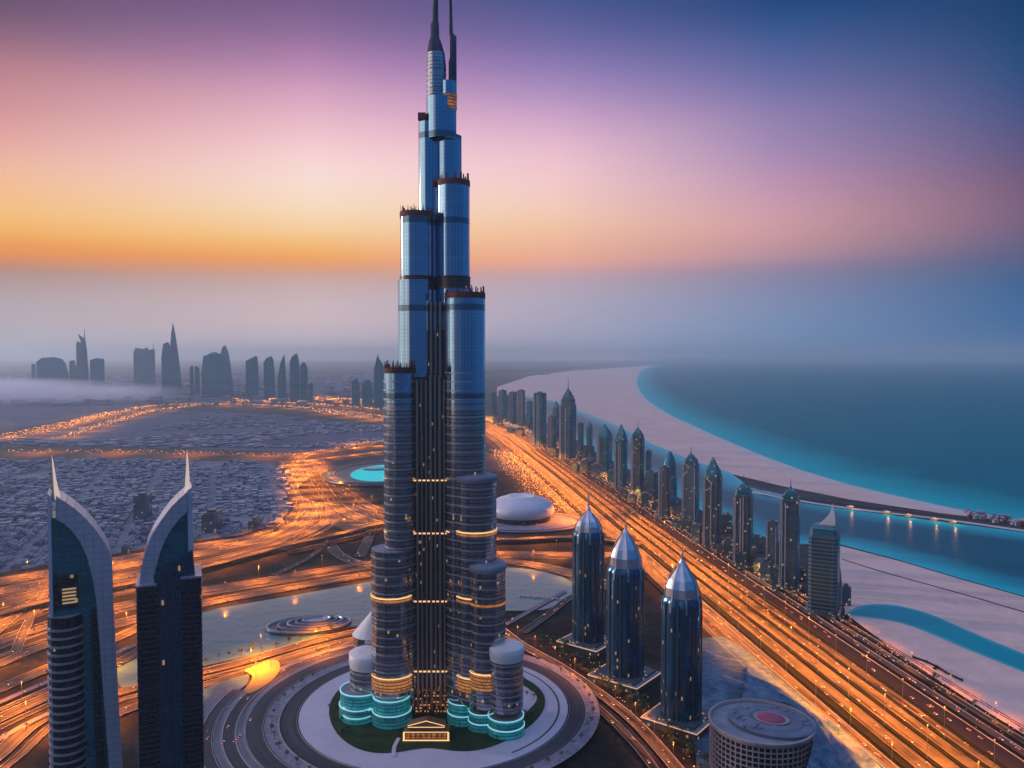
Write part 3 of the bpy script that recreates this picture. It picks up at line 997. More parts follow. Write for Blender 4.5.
def lobe(x0, x1, ytop, yl, name="tower_shaft", ryk=1.0, glass="tower_glass", roof="roof_grey", crw=None, seed=0, zlow=330.0, z0=24.0, mech=True, step=9.4, flare=None):
    cx = (tl(x0, yl) + tl(x1, yl)) / 2
    rx = (tl(x1, yl) - tl(x0, yl)) / 2
    ry = rx * ryk
    zt = tz(ytop, yl - ry)
    mb = MB()
    c = []
    for i in range(96):
        a = 2 * PI * i / 96
        k_ = 1 + .011 * math.cos(11 * a + seed) + .007 * math.cos(6 * a + 1.3 * seed)
        c.append((cx + rx * k_ * math.cos(a), yl + rx * ryk * k_ * math.sin(a)))
    zs = [z0, min(zt, zlow)] + ([zt] if zt > zlow else [])
    lowr = [[(p[0], p[1], z) for p in c] for z in zs]
    mb.loft(lowr[:2], 1, cap_top=None if zt > zlow else 2)
    if zt > zlow:
        mb.loft(lowr[1:], 0, cap_top=2)
    o = mb.build(name, [M[glass], M["tower_glass_low"], M[roof]], tower)
    if zlow > z0 + 30:
        bands(o, cx, yl, rx, ry, z0 + 5, min(zt - 4, zlow + 40), step, M["band"])
    if crw:
        crown(o, cx, yl, rx, zt, 11.0, M[crw], seed)
    return o, cx, rx, ry, zt


core, ccx, crx, cry, czt = lobe(437, 462, 133, 6, seed=1, zlow=300)
lobe(419.5, 441, 120, 4, seed=2, zlow=300)
mb = MB()
mb.box(tl(419.5, 0), tl(427, 0), -6, 2, tz(121, 0), tz(114, 0))
mb.build("roof_plant_box", M["crown_red"], tower)
# slender head with the two spires
zA = tz(125, 0)
def spirering(px, r, y, yl=2.0):
    return [(p[0], p[1], tz(y, yl)) for p in circle(tl(px, yl), yl, r * 1.112, 24)]
mb = MB()
mb.loft([spirering(441.5, 14.4, 140), spirering(441.5, 14.4, 99)], 0, 1)
mb.loft([spirering(449.6, 7.4, 140, -3), spirering(449.6, 7.4, 82, -3)], 0, 1)
hd = mb.build("tower_head", [M["tower_glass"], M["roof_grey"]], tower)
mb = MB()
mb.loft([spirering(437.5, 9.5, 130), spirering(437.5, 9.5, 66), spirering(436.9, 8.8, 54)], 1)
mb.loft([spirering(436.9, 8.8, 54), spirering(436, 6.0, 41), spirering(436, 4.4, 38), spirering(436, 4.2, 24), spirering(436.4, 3.0, 22), spirering(436.8, 2.6, 2), spirering(436.9, 1.6, -20), spirering(437, .5, -55)], 0, 0)
sp1 = mb.build("spire", [M["spire"], M["tower_glass_low"]], tower)
mb = MB()
for k in range(9):
    r = spirering(437.5, 9.75, 112 - 5.2 * k)
    r2 = spirering(437.5, 9.75, 111 - 5.2 * k)
    mb.loft([r, r2], 0)
mb.build("spire_ring", M["band"], sp1)
mb = MB()
mb.loft([spirering(453.4, 4.0, 100), spirering(453.4, 4.0, 62), spirering(454, 3.3, 58), spirering(454, 3.3, 37), spirering(452, 1.9, 33), spirering(451.4, 1.5, 0), spirering(451.4, .5, -42)], 0, 0)
mb.build("spire", M["spire"], tower)
mb = MB()
mb.loft([spirering(449.8, 7.8, 110, -3.0), spirering(449.8, 7.8, 95, -3.0)], 0)
mb.build("lit_band", M["gold_floor"], hd)
# stepped shafts: left and right of the recess
oB, bcx, brx, bry, bzt = lobe(401, 434, 214, -8, crw="crown_red", seed=3, zlow=300)
oF, fcx, frx, fry, fzt = lobe(438, 470, 182, -5, crw="crown_red", seed=4, zlow=300)
oG, gcx, grx, gry, gzt = lobe(445, 485, 296, -24, crw="crown_red", seed=5, zlow=345, ryk=.95)
oA, acx, arx, ary, azt = lobe(384, 415, 372, -26, crw="crown_brown", seed=6, zlow=345)
# dark machinery floors
for o, cx, yl, rx, ry in ((oB, bcx, -8, brx, bry), (oF, fcx, -5, frx, fry)):
    mb = MB()
    a = circle(cx, yl, rx + .75, 40, ry / rx)
    b0, b1 = tz(279 if o is oB else 288, -25), tz(275, -25)
    mb.loft([[(p[0], p[1], b0) for p in a], [(p[0], p[1], b1) for p in a]], 0, 0)
    mb.build("machine_floor", M["tower_dark"], o)
oB2 = lobe(398.5, 433, 279, -7, seed=7, zlow=300)[0]
oK, kcx, krx, kry, kzt = lobe(370.5, 412, 553, -28, zlow=900, roof="roof_grey")
oH, hcx, hrx, hry, hzt = lobe(455, 496, 479, -32, zlow=900, roof="roof_grey")
oI, icx, irx, iry, izt = lobe(469, 505, 569, -46, zlow=900, roof="roof_grey")
oJ, jcx, jrx, jry, jzt = lobe(489.5, 523, 652, -58, zlow=900, roof="roof_white", step=6.5)
oL, lcx, lrx, lry, lzt = lobe(348.5, 388, 660, -14, zlow=900, roof="roof_white", step=6.5)
oN, ncx, nrx, nry, nzt = lobe(352, 392, 640, 30, zlow=900, roof="roof_white", step=6.5)
# pale flared roof collars
for o, cx, yl, rx, ry, zt, hh in ((oJ, jcx, -58, jrx, jry, jzt, 13), (oL, lcx, -14, lrx, lry, lzt, 14), (oH, hcx, -32, hrx, hry, hzt, 5), (oI, icx, -46, irx, iry, izt, 6)):
    mb = MB()
    k = ry / rx
    prof = [(rx + .5, zt - hh), (rx + 1.6, zt - hh * .5), (rx + 1.4, zt + .4), (rx + .2, zt + 1.2), (rx * .6, zt + 2.4)]
    mb.loft([[(p[0], p[1], z) for p in circle(cx, yl, r, 48, k)] for r, z in prof], 0, 0)
    mb.build("roof_collar", M["roof_white"] if hh > 8 else M["roof_grey"], o)
mb = MB()
mb.loft([[(p[0], p[1], nzt) for p in circle(ncx, 30, nrx + 1.5, 40)], [(p[0], p[1], nzt + 31) for p in circle(ncx + 3, 30, 1.0, 40)]], 0, 0)
mb.build("cone_roof", M["roof_white"], oN)

# the recess between the wings with its vertical fins
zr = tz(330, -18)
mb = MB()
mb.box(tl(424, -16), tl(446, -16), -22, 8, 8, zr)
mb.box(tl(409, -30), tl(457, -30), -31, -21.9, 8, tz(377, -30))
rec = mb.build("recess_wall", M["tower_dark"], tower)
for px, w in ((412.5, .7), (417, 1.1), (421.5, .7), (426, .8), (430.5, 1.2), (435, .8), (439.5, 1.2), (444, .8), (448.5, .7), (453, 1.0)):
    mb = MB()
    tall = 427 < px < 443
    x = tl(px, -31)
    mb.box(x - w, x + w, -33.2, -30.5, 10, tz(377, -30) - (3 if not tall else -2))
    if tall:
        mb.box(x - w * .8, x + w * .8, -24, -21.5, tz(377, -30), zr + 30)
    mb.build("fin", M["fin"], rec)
for py in (481, 534, 602, 672):
    z = tz(py, -31)
    mb = MB()
    mb.box(tl(409.5, -31), tl(456.5, -31), -32.0, -30.95, z, z + 1.4)
    mb.build("light_strip", M["gold_rim"], rec)
mb = MB()
mb.box(tl(411, -31), tl(455, -31), -31.9, -30.9, tz(713, -31), tz(690, -31))
mb.build("lit_lobby", M["lobby"], rec)
# glowing floors round the wings
def goldring(o, cx, yl, rx, ry, py0, py1, strip=True, nm="lit_floor"):
    a = circle(cx, yl, rx + .95, 48, (ry + .95) / (rx + .95))
    z0, z1 = tz(py1, yl - ry), tz(py0, yl - ry)
    mb = MB()
    mb.loft([[(p[0], p[1], z0) for p in a], [(p[0], p[1], z1) for p in a]], 0)
    mb.build(nm, M["gold_floor"], o)
    if strip:
        mb = MB()
        b = circle(cx, yl, rx + 1.15, 48, (ry + 1.15) / (rx + 1.15))
        mb.loft([[(p[0], p[1], z1) for p in b], [(p[0], p[1], z1 + 1.3) for p in b]], 0)
        mb.build("light_strip", M["gold_rim"], o)
for o, cx, yl, rx, ry in ((oA, acx, -24, arx, ary), (oK, kcx, -28, krx, kry), (oG, gcx, -22, grx, gry), (oH, hcx, -32, hrx, hry)):
    goldring(o, cx, yl, rx, ry, 680, 694)
    if o not in (oK,):
        goldring(o, cx, yl, rx, ry, 534, 538)
    if o in (oA, oG):
        goldring(o, cx, yl, rx, ry, 480, 483)
    if o in (oK, oH):
        goldring(o, cx, yl, rx, ry, 600, 604)
goldring(oI, icx, -46, irx, iry, 676, 692)
goldring(oI, icx, -46, irx, iry, 604, 608, False)
# teal lit base drums
for (x0, x1, yl, ytop, rimtop) in ((338, 380, -20, 697, True), (371, 409, -36, 703, True), (447, 478, -34, 706, True), (468, 496, -50, 716, True), (487.5, 524, -60, 723, True), (341, 372, -30, 712, True)):
    cx = (tl(x0, yl) + tl(x1, yl)) / 2
    rx = (tl(x1, yl) - tl(x0, yl)) / 2
    zt = max(8, tz(ytop, yl - rx))
    mb = MB()
    c = lambda k: circle(cx, yl, rx * k, 48)
    mb.loft([[(p[0], p[1], 0.4) for p in c(1.06)], [(p[0], p[1], zt * .45) for p in c(1.05)], [(p[0], p[1], zt * .5) for p in c(1.0)], [(p[0], p[1], zt) for p in c(.99)]], 0, 1)
    b = mb.build("base_drum", [M["teal_floor"], M["roof_grey"]], tower)
    mb = MB()
    for z, k in ((zt, 1.015), (zt * .47, 1.06)):
        mb.loft([[(p[0], p[1], z - .2) for p in c(k)], [(p[0], p[1], z + .9) for p in c(k)], [(p[0], p[1], z + .9) for p in c(k - .05)]], 0, smooth=False)
    mb.build("rim_light", M["teal_rim"], b)

# gate pavilion
gp = G(427, 742)
pav = thing("gate_pavilion", "golden lit gate pavilion with a low gabled roof in front of the tallest tower", "pavilion", (gp.x, gp.y, 5.0))
mb = MB()
mb.box(-23, 23, -8, 8, 0, 2)
mb.box(-21, 21, -6, 6, 2, 8, 1)
mb.build("hall", [M["pavilion"], M["gold_floor"]], pav)
mb = MB()
for k in range(9):
    x = -21.5 + 43 / 8 * k
    mb.box(-.6, .6, -.6, .6, 2, 9, 0, 0, x, -7.4)
mb.build("colonnade", M["pavilion"], pav)
mb = MB()
mb.box(-23.5, 23.5, -8.6, 8.6, 9, 10.4)
mb.box(-17, 17, -6, 6, 10.4, 14)
mb.loft([[(-19, -7, 14), (0, -7, 14), (19, -7, 14), (19, 7, 14), (0, 7, 14), (-19, 7, 14)], [(-19, -7, 15), (0, -7, 20), (19, -7, 15), (19, 7, 15), (0, 7, 20), (-19, 7, 15)]], 0, None, None, False)
mb.face([(-19, -7, 15), (0, -7, 20), (0, 7, 20), (-19, 7, 15)])
mb.face([(0, -7, 20), (19, -7, 15), (19, 7, 15), (0, 7, 20)])
mb.build("roof", M["pavilion"], pav)
mb = MB()
mb.box(-23, 23, -9.1, -8.7, 9.2, 9.8)
mb.box(-24, 24, -9.4, -8.9, .6, 1.6)
mb.box(-23.6, -22, -9.6, -8, 2, 9)
mb.box(22, 23.6, -9.6, -8, 2, 9)
for sg in (-1, 1):
    mb.face([(sg * 19, -7.3, 15), (0, -7.3, 20), (0, -7.3, 20.9), (sg * 19, -7.3, 15.8)][::sg])
mb.box(-19, 19, -7.4, -7.1, 13.6, 14.2)
tag(mb.build("light_strip", M["gold_rim"], pav), kind="stuff")

# ------------------------------------------------------------------ the twin sail towers at the left
DW = 600.0
S = DW / FPX


TWK = 0.88


def twx(px, x0):
    return ((px - 512) * S - x0) * TWK


def twz(py):
    return AT(512, py, DW).z


def slab_poly(mb, pts, y0, y1, mi=0):
    """extrude an x-z outline in depth"""
    n = len(pts)
    mb.face([(p[0], y0, p[1]) for p in pts], [(p[0], p[1]) for p in pts], mi)
    mb.face([(p[0], y1, p[1]) for p in reversed(pts)], [(p[0], p[1]) for p in reversed(pts)], mi)
    for i in range(n):
        a, b = pts[i], pts[(i + 1) % n]
        mb.face([(a[0], y1, a[1]), (b[0], y1, b[1]), (b[0], y0, b[1]), (a[0], y0, a[1])], [(0, a[1]), (0, b[1]), (y1 - y0, b[1]), (y1 - y0, a[1])], mi)


# left twin
X0 = (84 - 512) * S
lt = thing("sail_tower", "curved sail tower with a white arch on its right edge and ribbed balconies below", "skyscraper", (X0 - 3 * S, DW, 0), math.radians(28.0))
W = lambda px, py: (twx(px, X0), twz(py))
outer = [(57, 494), (66, 500), (76, 508), (86, 518), (95, 529), (103, 541), (109, 552), (112, 562), (113, 620), (116, 700), (119, 768), (124, 886)]
inner = [(56, 516), (64, 521), (72, 529), (80, 541), (86, 555), (91, 575), (95, 600), (98, 650), (102, 720), (105, 768), (110, 886)]
mb = MB()
slab_poly(mb, [W(*p) for p in ([(51, 516)] + inner + [(50, 886)])][::-1], 2, 34)
mb.build("glass_sail", M["teal_glass"], lt)
mb = MB()
arch = [W(*p) for p in outer] + [W(*p) for p in reversed(inner)]
slab_poly(mb, arch[::-1], -3, 36)
mb.build("arch_frame", M["arch_panel"], lt)
mb = MB()
slab_poly(mb, [W(*p) for p in [(48.5, 491), (51.5, 494), (52, 700), (50, 886), (45, 886), (48, 700)]][::-1], -1, 30)
mb.build("edge_mullion", M["white_metal"], lt)
mb = MB()
sp = [W(*p) for p in [(53.2, 455), (54.8, 462), (57.0, 478), (60.5, 495), (61, 498), (56, 499), (55.0, 494), (54.0, 474)]]
slab_poly(mb, sp[::-1], 4, 7)
mb.build("spire", M["spire_glow"], lt)
mb = MB()
slab_poly(mb, [W(*p) for p in [(52.6, 463), (53.3, 463), (54, 500), (52, 500)]][::-1], 10, 12)
mb.build("spire", M["fin"], lt)
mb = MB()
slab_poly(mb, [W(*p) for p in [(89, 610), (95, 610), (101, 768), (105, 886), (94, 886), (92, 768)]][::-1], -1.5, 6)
mb.build("dark_slot", M["dark_glass"], lt)  # strip of dark glass for the vertical slot
# ribbed drum of balconies
cxl, rl = twx(64, X0), 16 * S
mb = MB()
mb.loft([[(p[0], p[1], z) for p in circle(cxl, 6, rl, 32)] for z in (0, twz(613))], 0, 1)
dr = mb.build("balcony_drum", [M["dark_glass"], M["roof_grey"]], lt)
z = twz(768) - 60
mb = MB()
while z < twz(618):
    a, b = circle(cxl, 6, rl + 1.0, 32), circle(cxl, 6, rl - .2, 32)
    mb.loft([[(p[0], p[1], z) for p in b], [(p[0], p[1], z) for p in a], [(p[0], p[1], z + 1.5) for p in a], [(p[0], p[1], z + 1.5) for p in b]], 0, smooth=False)
    z += 6.3
mb.build("balcony", M["band"], dr)
mb = MB()
mb.box(twx(53, X0), twx(77, X0), -.8, 10, twz(606), twz(573))
bx = mb.build("upper_block", M["dark_glass"], lt)
mb = MB()
for k in range(5):
    zz = twz(601) + 2.6 * k
    mb.box(twx(61, X0), twx(75, X0), -1.5, -.6, zz, zz + 1.2)
mb.build("lit_balcony", plain("balcony_glow", rgb(.5, .35, .2), emit=(1, .6, .3, 1), estr=.35), bx)

# right twin
X1 = (163 - 512) * S
rt = thing("sail_tower", "curved sail tower with a white arch on its left edge and wide dark shafts", "skyscraper", (X1 - 5 * S, DW + 4, 0), math.radians(23.0))
W = lambda px, py: (twx(px, X1), twz(py))
outer = [(189, 494), (180, 501), (171, 509), (161, 521), (152, 534), (145, 549), (141, 563), (138, 580), (136, 596)]
inner = [(189, 514), (181, 520), (173, 529), (166, 539), (160, 552), (155, 568), (152, 586), (150, 600)]
mb = MB()
slab_poly(mb, [W(*p) for p in (inner + [(150, 700), (190, 700), (190, 514)])], 2, 30)
mb.build("glass_sail", M["teal_glass"], rt)
mb = MB()
slab_poly(mb, [W(*p) for p in outer] + [W(*p) for p in reversed(inner)], -3, 32)
mb.build("arch_frame", M["arch_panel"], rt)
mb = MB()
slab_poly(mb, [W(*p) for p in [(189.5, 493), (194.5, 490), (195.5, 560), (190, 562)]][::-1], -1, 28)
mb.build("edge_mullion", M["white_metal"], rt)
mb = MB()
slab_poly(mb, [W(*p) for p in [(190, 453), (191.4, 462), (193, 493), (186.5, 499), (188.6, 474), (189.3, 462)]][::-1], 4, 7)
mb.build("spire", M["spire_glow"], rt)
mb = MB()
slab_poly(mb, [W(*p) for p in [(153, 574), (194, 553), (197, 580), (199, 886), (150, 886)]][::-1], -4, 34)
ms = mb.build("middle_shaft", M["navy_glass"], rt)
mb = MB()
for px in (155, 166, 171, 181):
    mb.box(twx(px, X1), twx(px + 1.2, X1), -5, -3.9, 0, twz(574))
mb.build("mullion", M["band_dark"], ms)
for x0, x1, yt in ((135, 155, 584), (182, 203, 580)):
    mb = MB()
    mb.box(twx(x0, X1), twx(x1, X1), -7, 30, 0, twz(yt))
    b = mb.build("side_shaft", M["dark_glass"], rt)
    z = twz(768) - 40
    mb = MB()
    while z < twz(yt) - 1:
        mb.box(twx(x0, X1) - .5, twx(x1, X1) + .5, -7.7, 30.5, z, z + .8)
        z += 4.0
    mb.build("floor_band", M["band_dark"], b)
    mb = MB()
    mb.box(twx(x0, X1) - .8, twx(x1, X1) + .8, -8, 31, twz(yt), twz(yt) + 1.2)
    mb.build("parapet", M["band"], b)

# ------------------------------------------------------------------ three silver-capped towers
def capped(px, ybase, wpx, ybody, ycap, yspire, label, seed):
    b = G(px, ybase)
    D = b.y
    s = D / FPX
    r = wpx / 2 * s
    t = thing("capped_tower", label, "skyscraper", (b.x, D, 0.3))
    zb, zc, zs = AT(px, ybody, D).z, AT(px, ycap, D).z, AT(px, yspire, D).z
    n = 64

    def plan(k, zz, groove=1.0):
        out = []
        for i in range(n):
            a = 2 * PI * i / n
            g = 1 + 0.045 * groove * math.cos(8 * a) - 0.03 * groove * max(0, math.cos(4 * a + PI)) ** 8
            out.append((r * k * g * math.cos(a), r * k * g * math.sin(a), zz))
        return out
    mb = MB()
    mb.loft([plan(1.0, 5.0), plan(1.0, zb * .5), plan(.99, zb - 10), plan(.96, zb - 4), plan(.86, zb)], 0, 0)
    body = mb.build("body", M["navy_glass"], t)
    mb = MB()
    for i in range(8):
        a = 2 * PI * i / 8 + PI / 8
        mb.cyl(r * .96 * math.cos(a), r * .96 * math.sin(a), r * .075, 5, zb - 5, 8, 0, r1=r * .06)
    mb.build("pilaster", M["band_dark"], body)
    # metal petals over the shoulder
    mb = MB()
    prof = [(.84, zb - 1), (.87, zb + 1), (.82, zb + (zc - zb) * .28), (.66, zb + (zc - zb) * .52), (.40, zb + (zc - zb) * .78), (.15, zc), (.07, zc + (zs - zc) * .2)]
    fac = lambda k, zz: [(r * k * (1.03 if i % 2 == 0 else .93) * math.cos(2 * PI * i / 16), r * k * (1.03 if i % 2 == 0 else .93) * math.sin(2 * PI * i / 16), zz) for i in range(16)]
    mb.loft([fac(k, z) for k, z in prof], 0, 0, smooth=False)
    cap = mb.build("cap", M["silver"], t)
    mb = MB()
    for i in range(8):
        a = 2 * PI * i / 8
        x, y = math.cos(a), math.sin(a)
        pts = [(r * 1.05, zb - 14), (r * 1.0, zb - 3), (r * .91, zb + 1), (r * .86, zb + (zc - zb) * .3), (r * .70, zb + (zc - zb) * .54), (r * .2, zc)]
        for j in range(len(pts) - 1):
            for sgn in (1,):
                w = .9
                p0, p1 = pts[j], pts[j + 1]
                q = lambda rr, zz, k: (x * rr - y * w * k, y * rr + x * w * k, zz)
                mb.face([q(p0[0], p0[1], 1), q(p1[0], p1[1], 1), q(p1[0], p1[1], -1), q(p0[0], p0[1], -1)][::-1])
    mb.build("cap_rib", M["band"], cap)
    mb = MB()
    mb.cyl(0, 0, r * .085, zc - 1, zs, 8, 0, r1=.3)
    mb.build("spire", M["silver"], t)
    mb = MB()
    ang = math.radians(-38)
    mb.box(-r * 1.5, r * 1.5, -r * 1.4, r * 1.4, 0.02, 8.0, 1, ang)
    mb.box(-r * 1.47, r * 1.47, -r * 1.37, r * 1.37, 8.0, 8.3, 0, ang)
    mb.box(-r * 1.25, r * 1.25, -r * 1.2, r * 1.2, 8.3, 11, 1, ang)
    for k in range(10):
        px_, py_ = RND.uniform(-1.4, 1.4) * r, RND.choice((-1.3, 1.3)) * r
        mb.box(px_ - 2, px_ + 2, py_ - 1, py_ + 1, 8.3, 10.5, 0, ang)
    pl_ = mb.build("plinth", [M["roof_grey"], M["row_brown"]], t)
    mb = MB()
    for x0, x1, y0, y1 in ((-1.53, 1.53, -1.43, -1.40), (-1.53, -1.5, -1.4, 1.4), (1.5, 1.53, -1.4, 1.4)):
        mb.box(r * x0, r * x1, r * y0, r * y1, 7.4, 8.5, 0, ang)
    mb.build("trim_light", plain("trim_glow_%d" % seed, rgb(.6, .45, .3), emit=(1, .52, .25, 1), estr=.55), pl_)
    return t


capped(588, 646, 31, 531, 511, 487, "farthest of the three navy towers with a silver domed cap and needle", 1)
capped(625, 680, 37, 566, 532, 518, "middle of the three navy towers with a pointed silver cap, between the other two", 2)
capped(681, 723, 40, 596, 563, 545, "nearest of the three navy towers with the largest silver cap and a curved needle", 3)

# ------------------------------------------------------------------ round hall at the bottom edge
rc = Vector(((765 - 512) * 752 / FPX, 752.0, 0))
hall = thing("round_hall", "round lattice-walled hall with a grey roof disc and magenta centre", "hall", (rc.x, rc.y, 1.1))
HT = 48.0
mb = MB()
el_ = lambda k, z, dx=0: [(p[0] + dx, p[1], z) for p in circle(0, 0, 49 * k, 64, .98)]
mb.loft([el_(.95, 0), el_(.95, HT - 1)], 0, 1)
wall = mb.build("drum_wall", [M["dark_glass"], M["roof_grey"]], hall)
mb = MB()
for k in range(56):
    a = 2 * PI * k / 56
    mb.box(-.55, .55, -.8, .8, 0, HT - 2, 0, a + PI / 2, 48 * .98 * math.cos(a), 47 * .98 * math.sin(a))
for z in range(5, 46, 5):
    mb.loft([el_(.955, z), el_(.985, z), el_(.985, z + .8), el_(.955, z + .8)], 0, smooth=False)
mb.build("lattice", M["lattice"], wall)
mb = MB()
mb.loft([el_(.95, HT - 1), el_(1.01, HT - 1), el_(1.015, HT + 1.6), el_(.965, HT + 1.9), el_(.95, HT - .6)], 0, smooth=False)
mb.build("rim", M["lattice"], hall)
mb = MB()
od = lambda k, z: [(p[0] + 9, p[1] - 2, z) for p in [(x * math.cos(-.5) - y * math.sin(-.5), x * math.sin(-.5) + y * math.cos(-.5)) for x, y in circle(0, 0, 49 * k, 64, .80)]]
mb.loft([od(.80, HT - .8), od(.82, HT + 2.2), od(.78, HT + 3.4), od(.60, HT + 3.0), od(.57, HT + 4.2), od(.40, HT + 4.6), od(.38, HT + 3.6)], 0, 0, smooth=False)
rd = mb.build("roof_disc", M["hall_roof"], hall)
mb = MB()
mb.loft([od(.34, HT + 3.64), od(.345, HT + 5.0), od(.32, HT + 5.2), od(.30, HT + 4.4)], 0, 0, smooth=False)
mb.build("roof_ring", M["lattice"], rd)
mb = MB()
mb.loft([od(.26, HT + 4.45), od(.25, HT + 5.6), od(.14, HT + 6.8)], 0, 0)
mb.build("roof_court", M["magenta"], rd)
mb = MB()
for k in range(34):
    a = RND.uniform(0, 2 * PI)
    rr = 49 * RND.uniform(.44, .76)
    w_ = RND.uniform(.6, 2.2)
    mb.box(-w_, w_, -1, 1, HT + 2.4, HT + 4.4 + RND.uniform(0, 1.6), 0, a, 9 + rr * math.cos(a), -2 + .76 * rr * math.sin(a))
tag(mb.build("roof_units", M["roof_grey"], rd), kind="stuff")
bgp = G(693, 748)

def canopy(label, ea, eb, za, zb, ridges, amp):
    A_ = smooth_path([G(p[0], p[1], za) - Vector((0, 0, za)) for p in ea], 6)
    B_ = smooth_path([G(p[0], p[1], zb) - Vector((0, 0, zb)) for p in eb], 6)
    nu, nv = 60, 26
    o0 = (A_[0] + B_[0]) / 2
    def pt(u, v):
        a = A_[min(len(A_) - 1, int(u * (len(A_) - 1)))]
        b = B_[min(len(B_) - 1, int(u * (len(B_) - 1)))]
        p = a + (b - a) * v
        z = za + (zb - za) * (v ** 1.4) + amp * math.sin(ridges * PI * v + 3.5 * u + 1.4 * math.sin(5 * u)) * math.sin(PI * min(1, max(0, v))) ** .5
        return (p.x - o0.x, p.y - o0.y, z)
    mb = MB()
    base = [[pt(i / nu, j / nv) for i in range(nu + 1)] for j in range(nv + 1)]
    mb.loft(base, 0, closed=False)
    for row in (base[0], base[-1], [r_[0] for r_ in base], [r_[-1] for r_ in base]):
        mb.loft([[(p[0], p[1], p[2] - 1.6) for p in row], row], 0, closed=False, smooth=False)
    t = thing("canopy_roof", label, "canopy", (o0.x, o0.y, 1.2))
    mb.build("canopy", M["canopy"], t)
    mp = MB()
    for j in (2, 13, 24):
        for i in range(4, nu, 8):
            p = base[j][i]
            mp.cyl(p[0], p[1], .7, 0, max(1.0, p[2] - .6), 6)
    tag(mp.build("posts", M["roof_grey"], t), kind="stuff")
    return t


canopy("rippled blue canopy roof sweeping down from the round hall to the highway", [(748, 662), (785, 688), (830, 722), (880, 768), (905, 795)], [(742, 700), (786, 704), (812, 722), (812, 748), (800, 790)], 7, 43, 7, 2.6)

# ------------------------------------------------------------------ dome, stadium, lake pavilion
d0 = G(521, 520)
ar = thing("dome_arena", "pale saucer-domed arena beside the highway, right of the tallest tower", "arena", (d0.x, d0.y, 0.9))
mb = MB()
RA = 80.0
mb.loft([[(p[0], p[1], z) for p in circle(0, 0, RA * k, 64)] for k, z in ((.90, 0), (.92, 12))], 0, 0)
mb.build("drum", M["dark_glass"], ar)
mb = MB()
mb.loft([[(p[0], p[1], z) for p in circle(0, 0, RA * k, 64)] for k, z in ((.90, 12.2), (1.0, 19), (1.02, 27), (.97, 37), (.85, 46), (.68, 53), (.45, 58))], 0)
dm = mb.build("dome", M["white_metal"], ar)
mb = MB()
mb.loft([[(p[0], p[1], z) for p in circle(0, 0, RA * k, 64)] for k, z in ((.46, 57.8), (.44, 59.5), (.36, 58), (.2, 55))], 0, 0)
mb.build("dome_centre", M["roof_white"], dm)
flat("arena_apron", [(d0.x + 150 * math.cos(2 * PI * k / 48), d0.y - 25 + 120 * math.sin(2 * PI * k / 48)) for k in range(48)], M["speckled"], 2.55)
for rr, mk in ((128, "asphalt"), (141, "grey_road")):
    ribbon("arena_road", [Vector((d0.x + (rr + 12) * math.cos(2 * PI * k / 48), d0.y - 25 + (rr - 22) * math.sin(2 * PI * k / 48), 0)) for k in range(49)], 9, M[mk], z=2.6 + rr * .001)

s0 = G(384, 473.5)
st = thing("stadium", "dark oval stadium holding a glowing turquoise pool, left of the tallest tower", "stadium", (s0.x, s0.y, 0.9))
mb = MB()
e_ = lambda k, z: [(p[0], p[1], z) for p in circle(0, 0, 196 * k, 64, 1.5)]
mb.loft([e_(1.0, 0), e_(1.01, 6), e_(.97, 9), e_(.9, 8), e_(.72, 4), e_(.68, 3)], 0, 0)
bw_ = mb.build("bowl", M["stadium_shell"], st)
mb = MB()
for k_, z_ in ((1.02, 6), (.965, 9.2), (.84, 6.8)):
    mb.loft([e_(k_, z_), e_(k_ + .012, z_ + 1), e_(k_ - .012, z_ + 1.4)], 0)
mb.build("bowl_rim", M["band_dark"], bw_)
mb = MB()
mb.face([(p[0] + 5, p[1] - 4, 4.0) for p in circle(0, 0, 112, 48, 1.75)])
mb.build("lit_pool", M["pool_glow"], st)
mb = MB()
mb.loft([[(p[0] - 40, p[1] + 70, z) for p in circle(0, 0, r * .8, 32, .9)] for r, z in ((60, 3.5), (56, 6), (30, 8))], 0, 0)
mb.build("pool_island", M["teal_glass"], st)
mb = MB()
flat("stadium_ground", [(s0.x + 225 * math.cos(2 * PI * k / 48), s0.y - 150 + 420 * math.sin(2 * PI * k / 48)) for k in range(48)], M["verge"], 2.45)

p0 = G(309, 627)
lp = thing("lake_pavilion", "oval pavilion of looping pale lines standing at the edge of the lake", "pavilion", (p0.x, p0.y, 1.3), math.radians(17))
mb = MB()
o_ = lambda k, z, dx=0: [(p[0] + dx, p[1], z) for p in circle(0, 0, 62 * k, 56, .62)]
mb.loft([o_(1, -1.0), o_(1, 3)], 0, 0)
mb.build("deck", M["asphalt"] if False else M["band_dark"], lp)
for i, (k, z, dx) in enumerate(((.98, 3, 0), (.82, 4.4, 6), (.66, 5.8, 9), (.5, 7.2, 11), (.34, 8.4, 11))):
    mb = MB()
    mb.loft([o_(k, z, dx), o_(k, z + 2.2, dx), o_(k - .035, z + 2.4, dx), o_(k - .05, z + .3, dx)], 0, 0 if i == 4 else None, smooth=False)
    mb.build("roof_hoop", M["band"] if i in (0, 2, 4) else M["roof_grey"], lp)

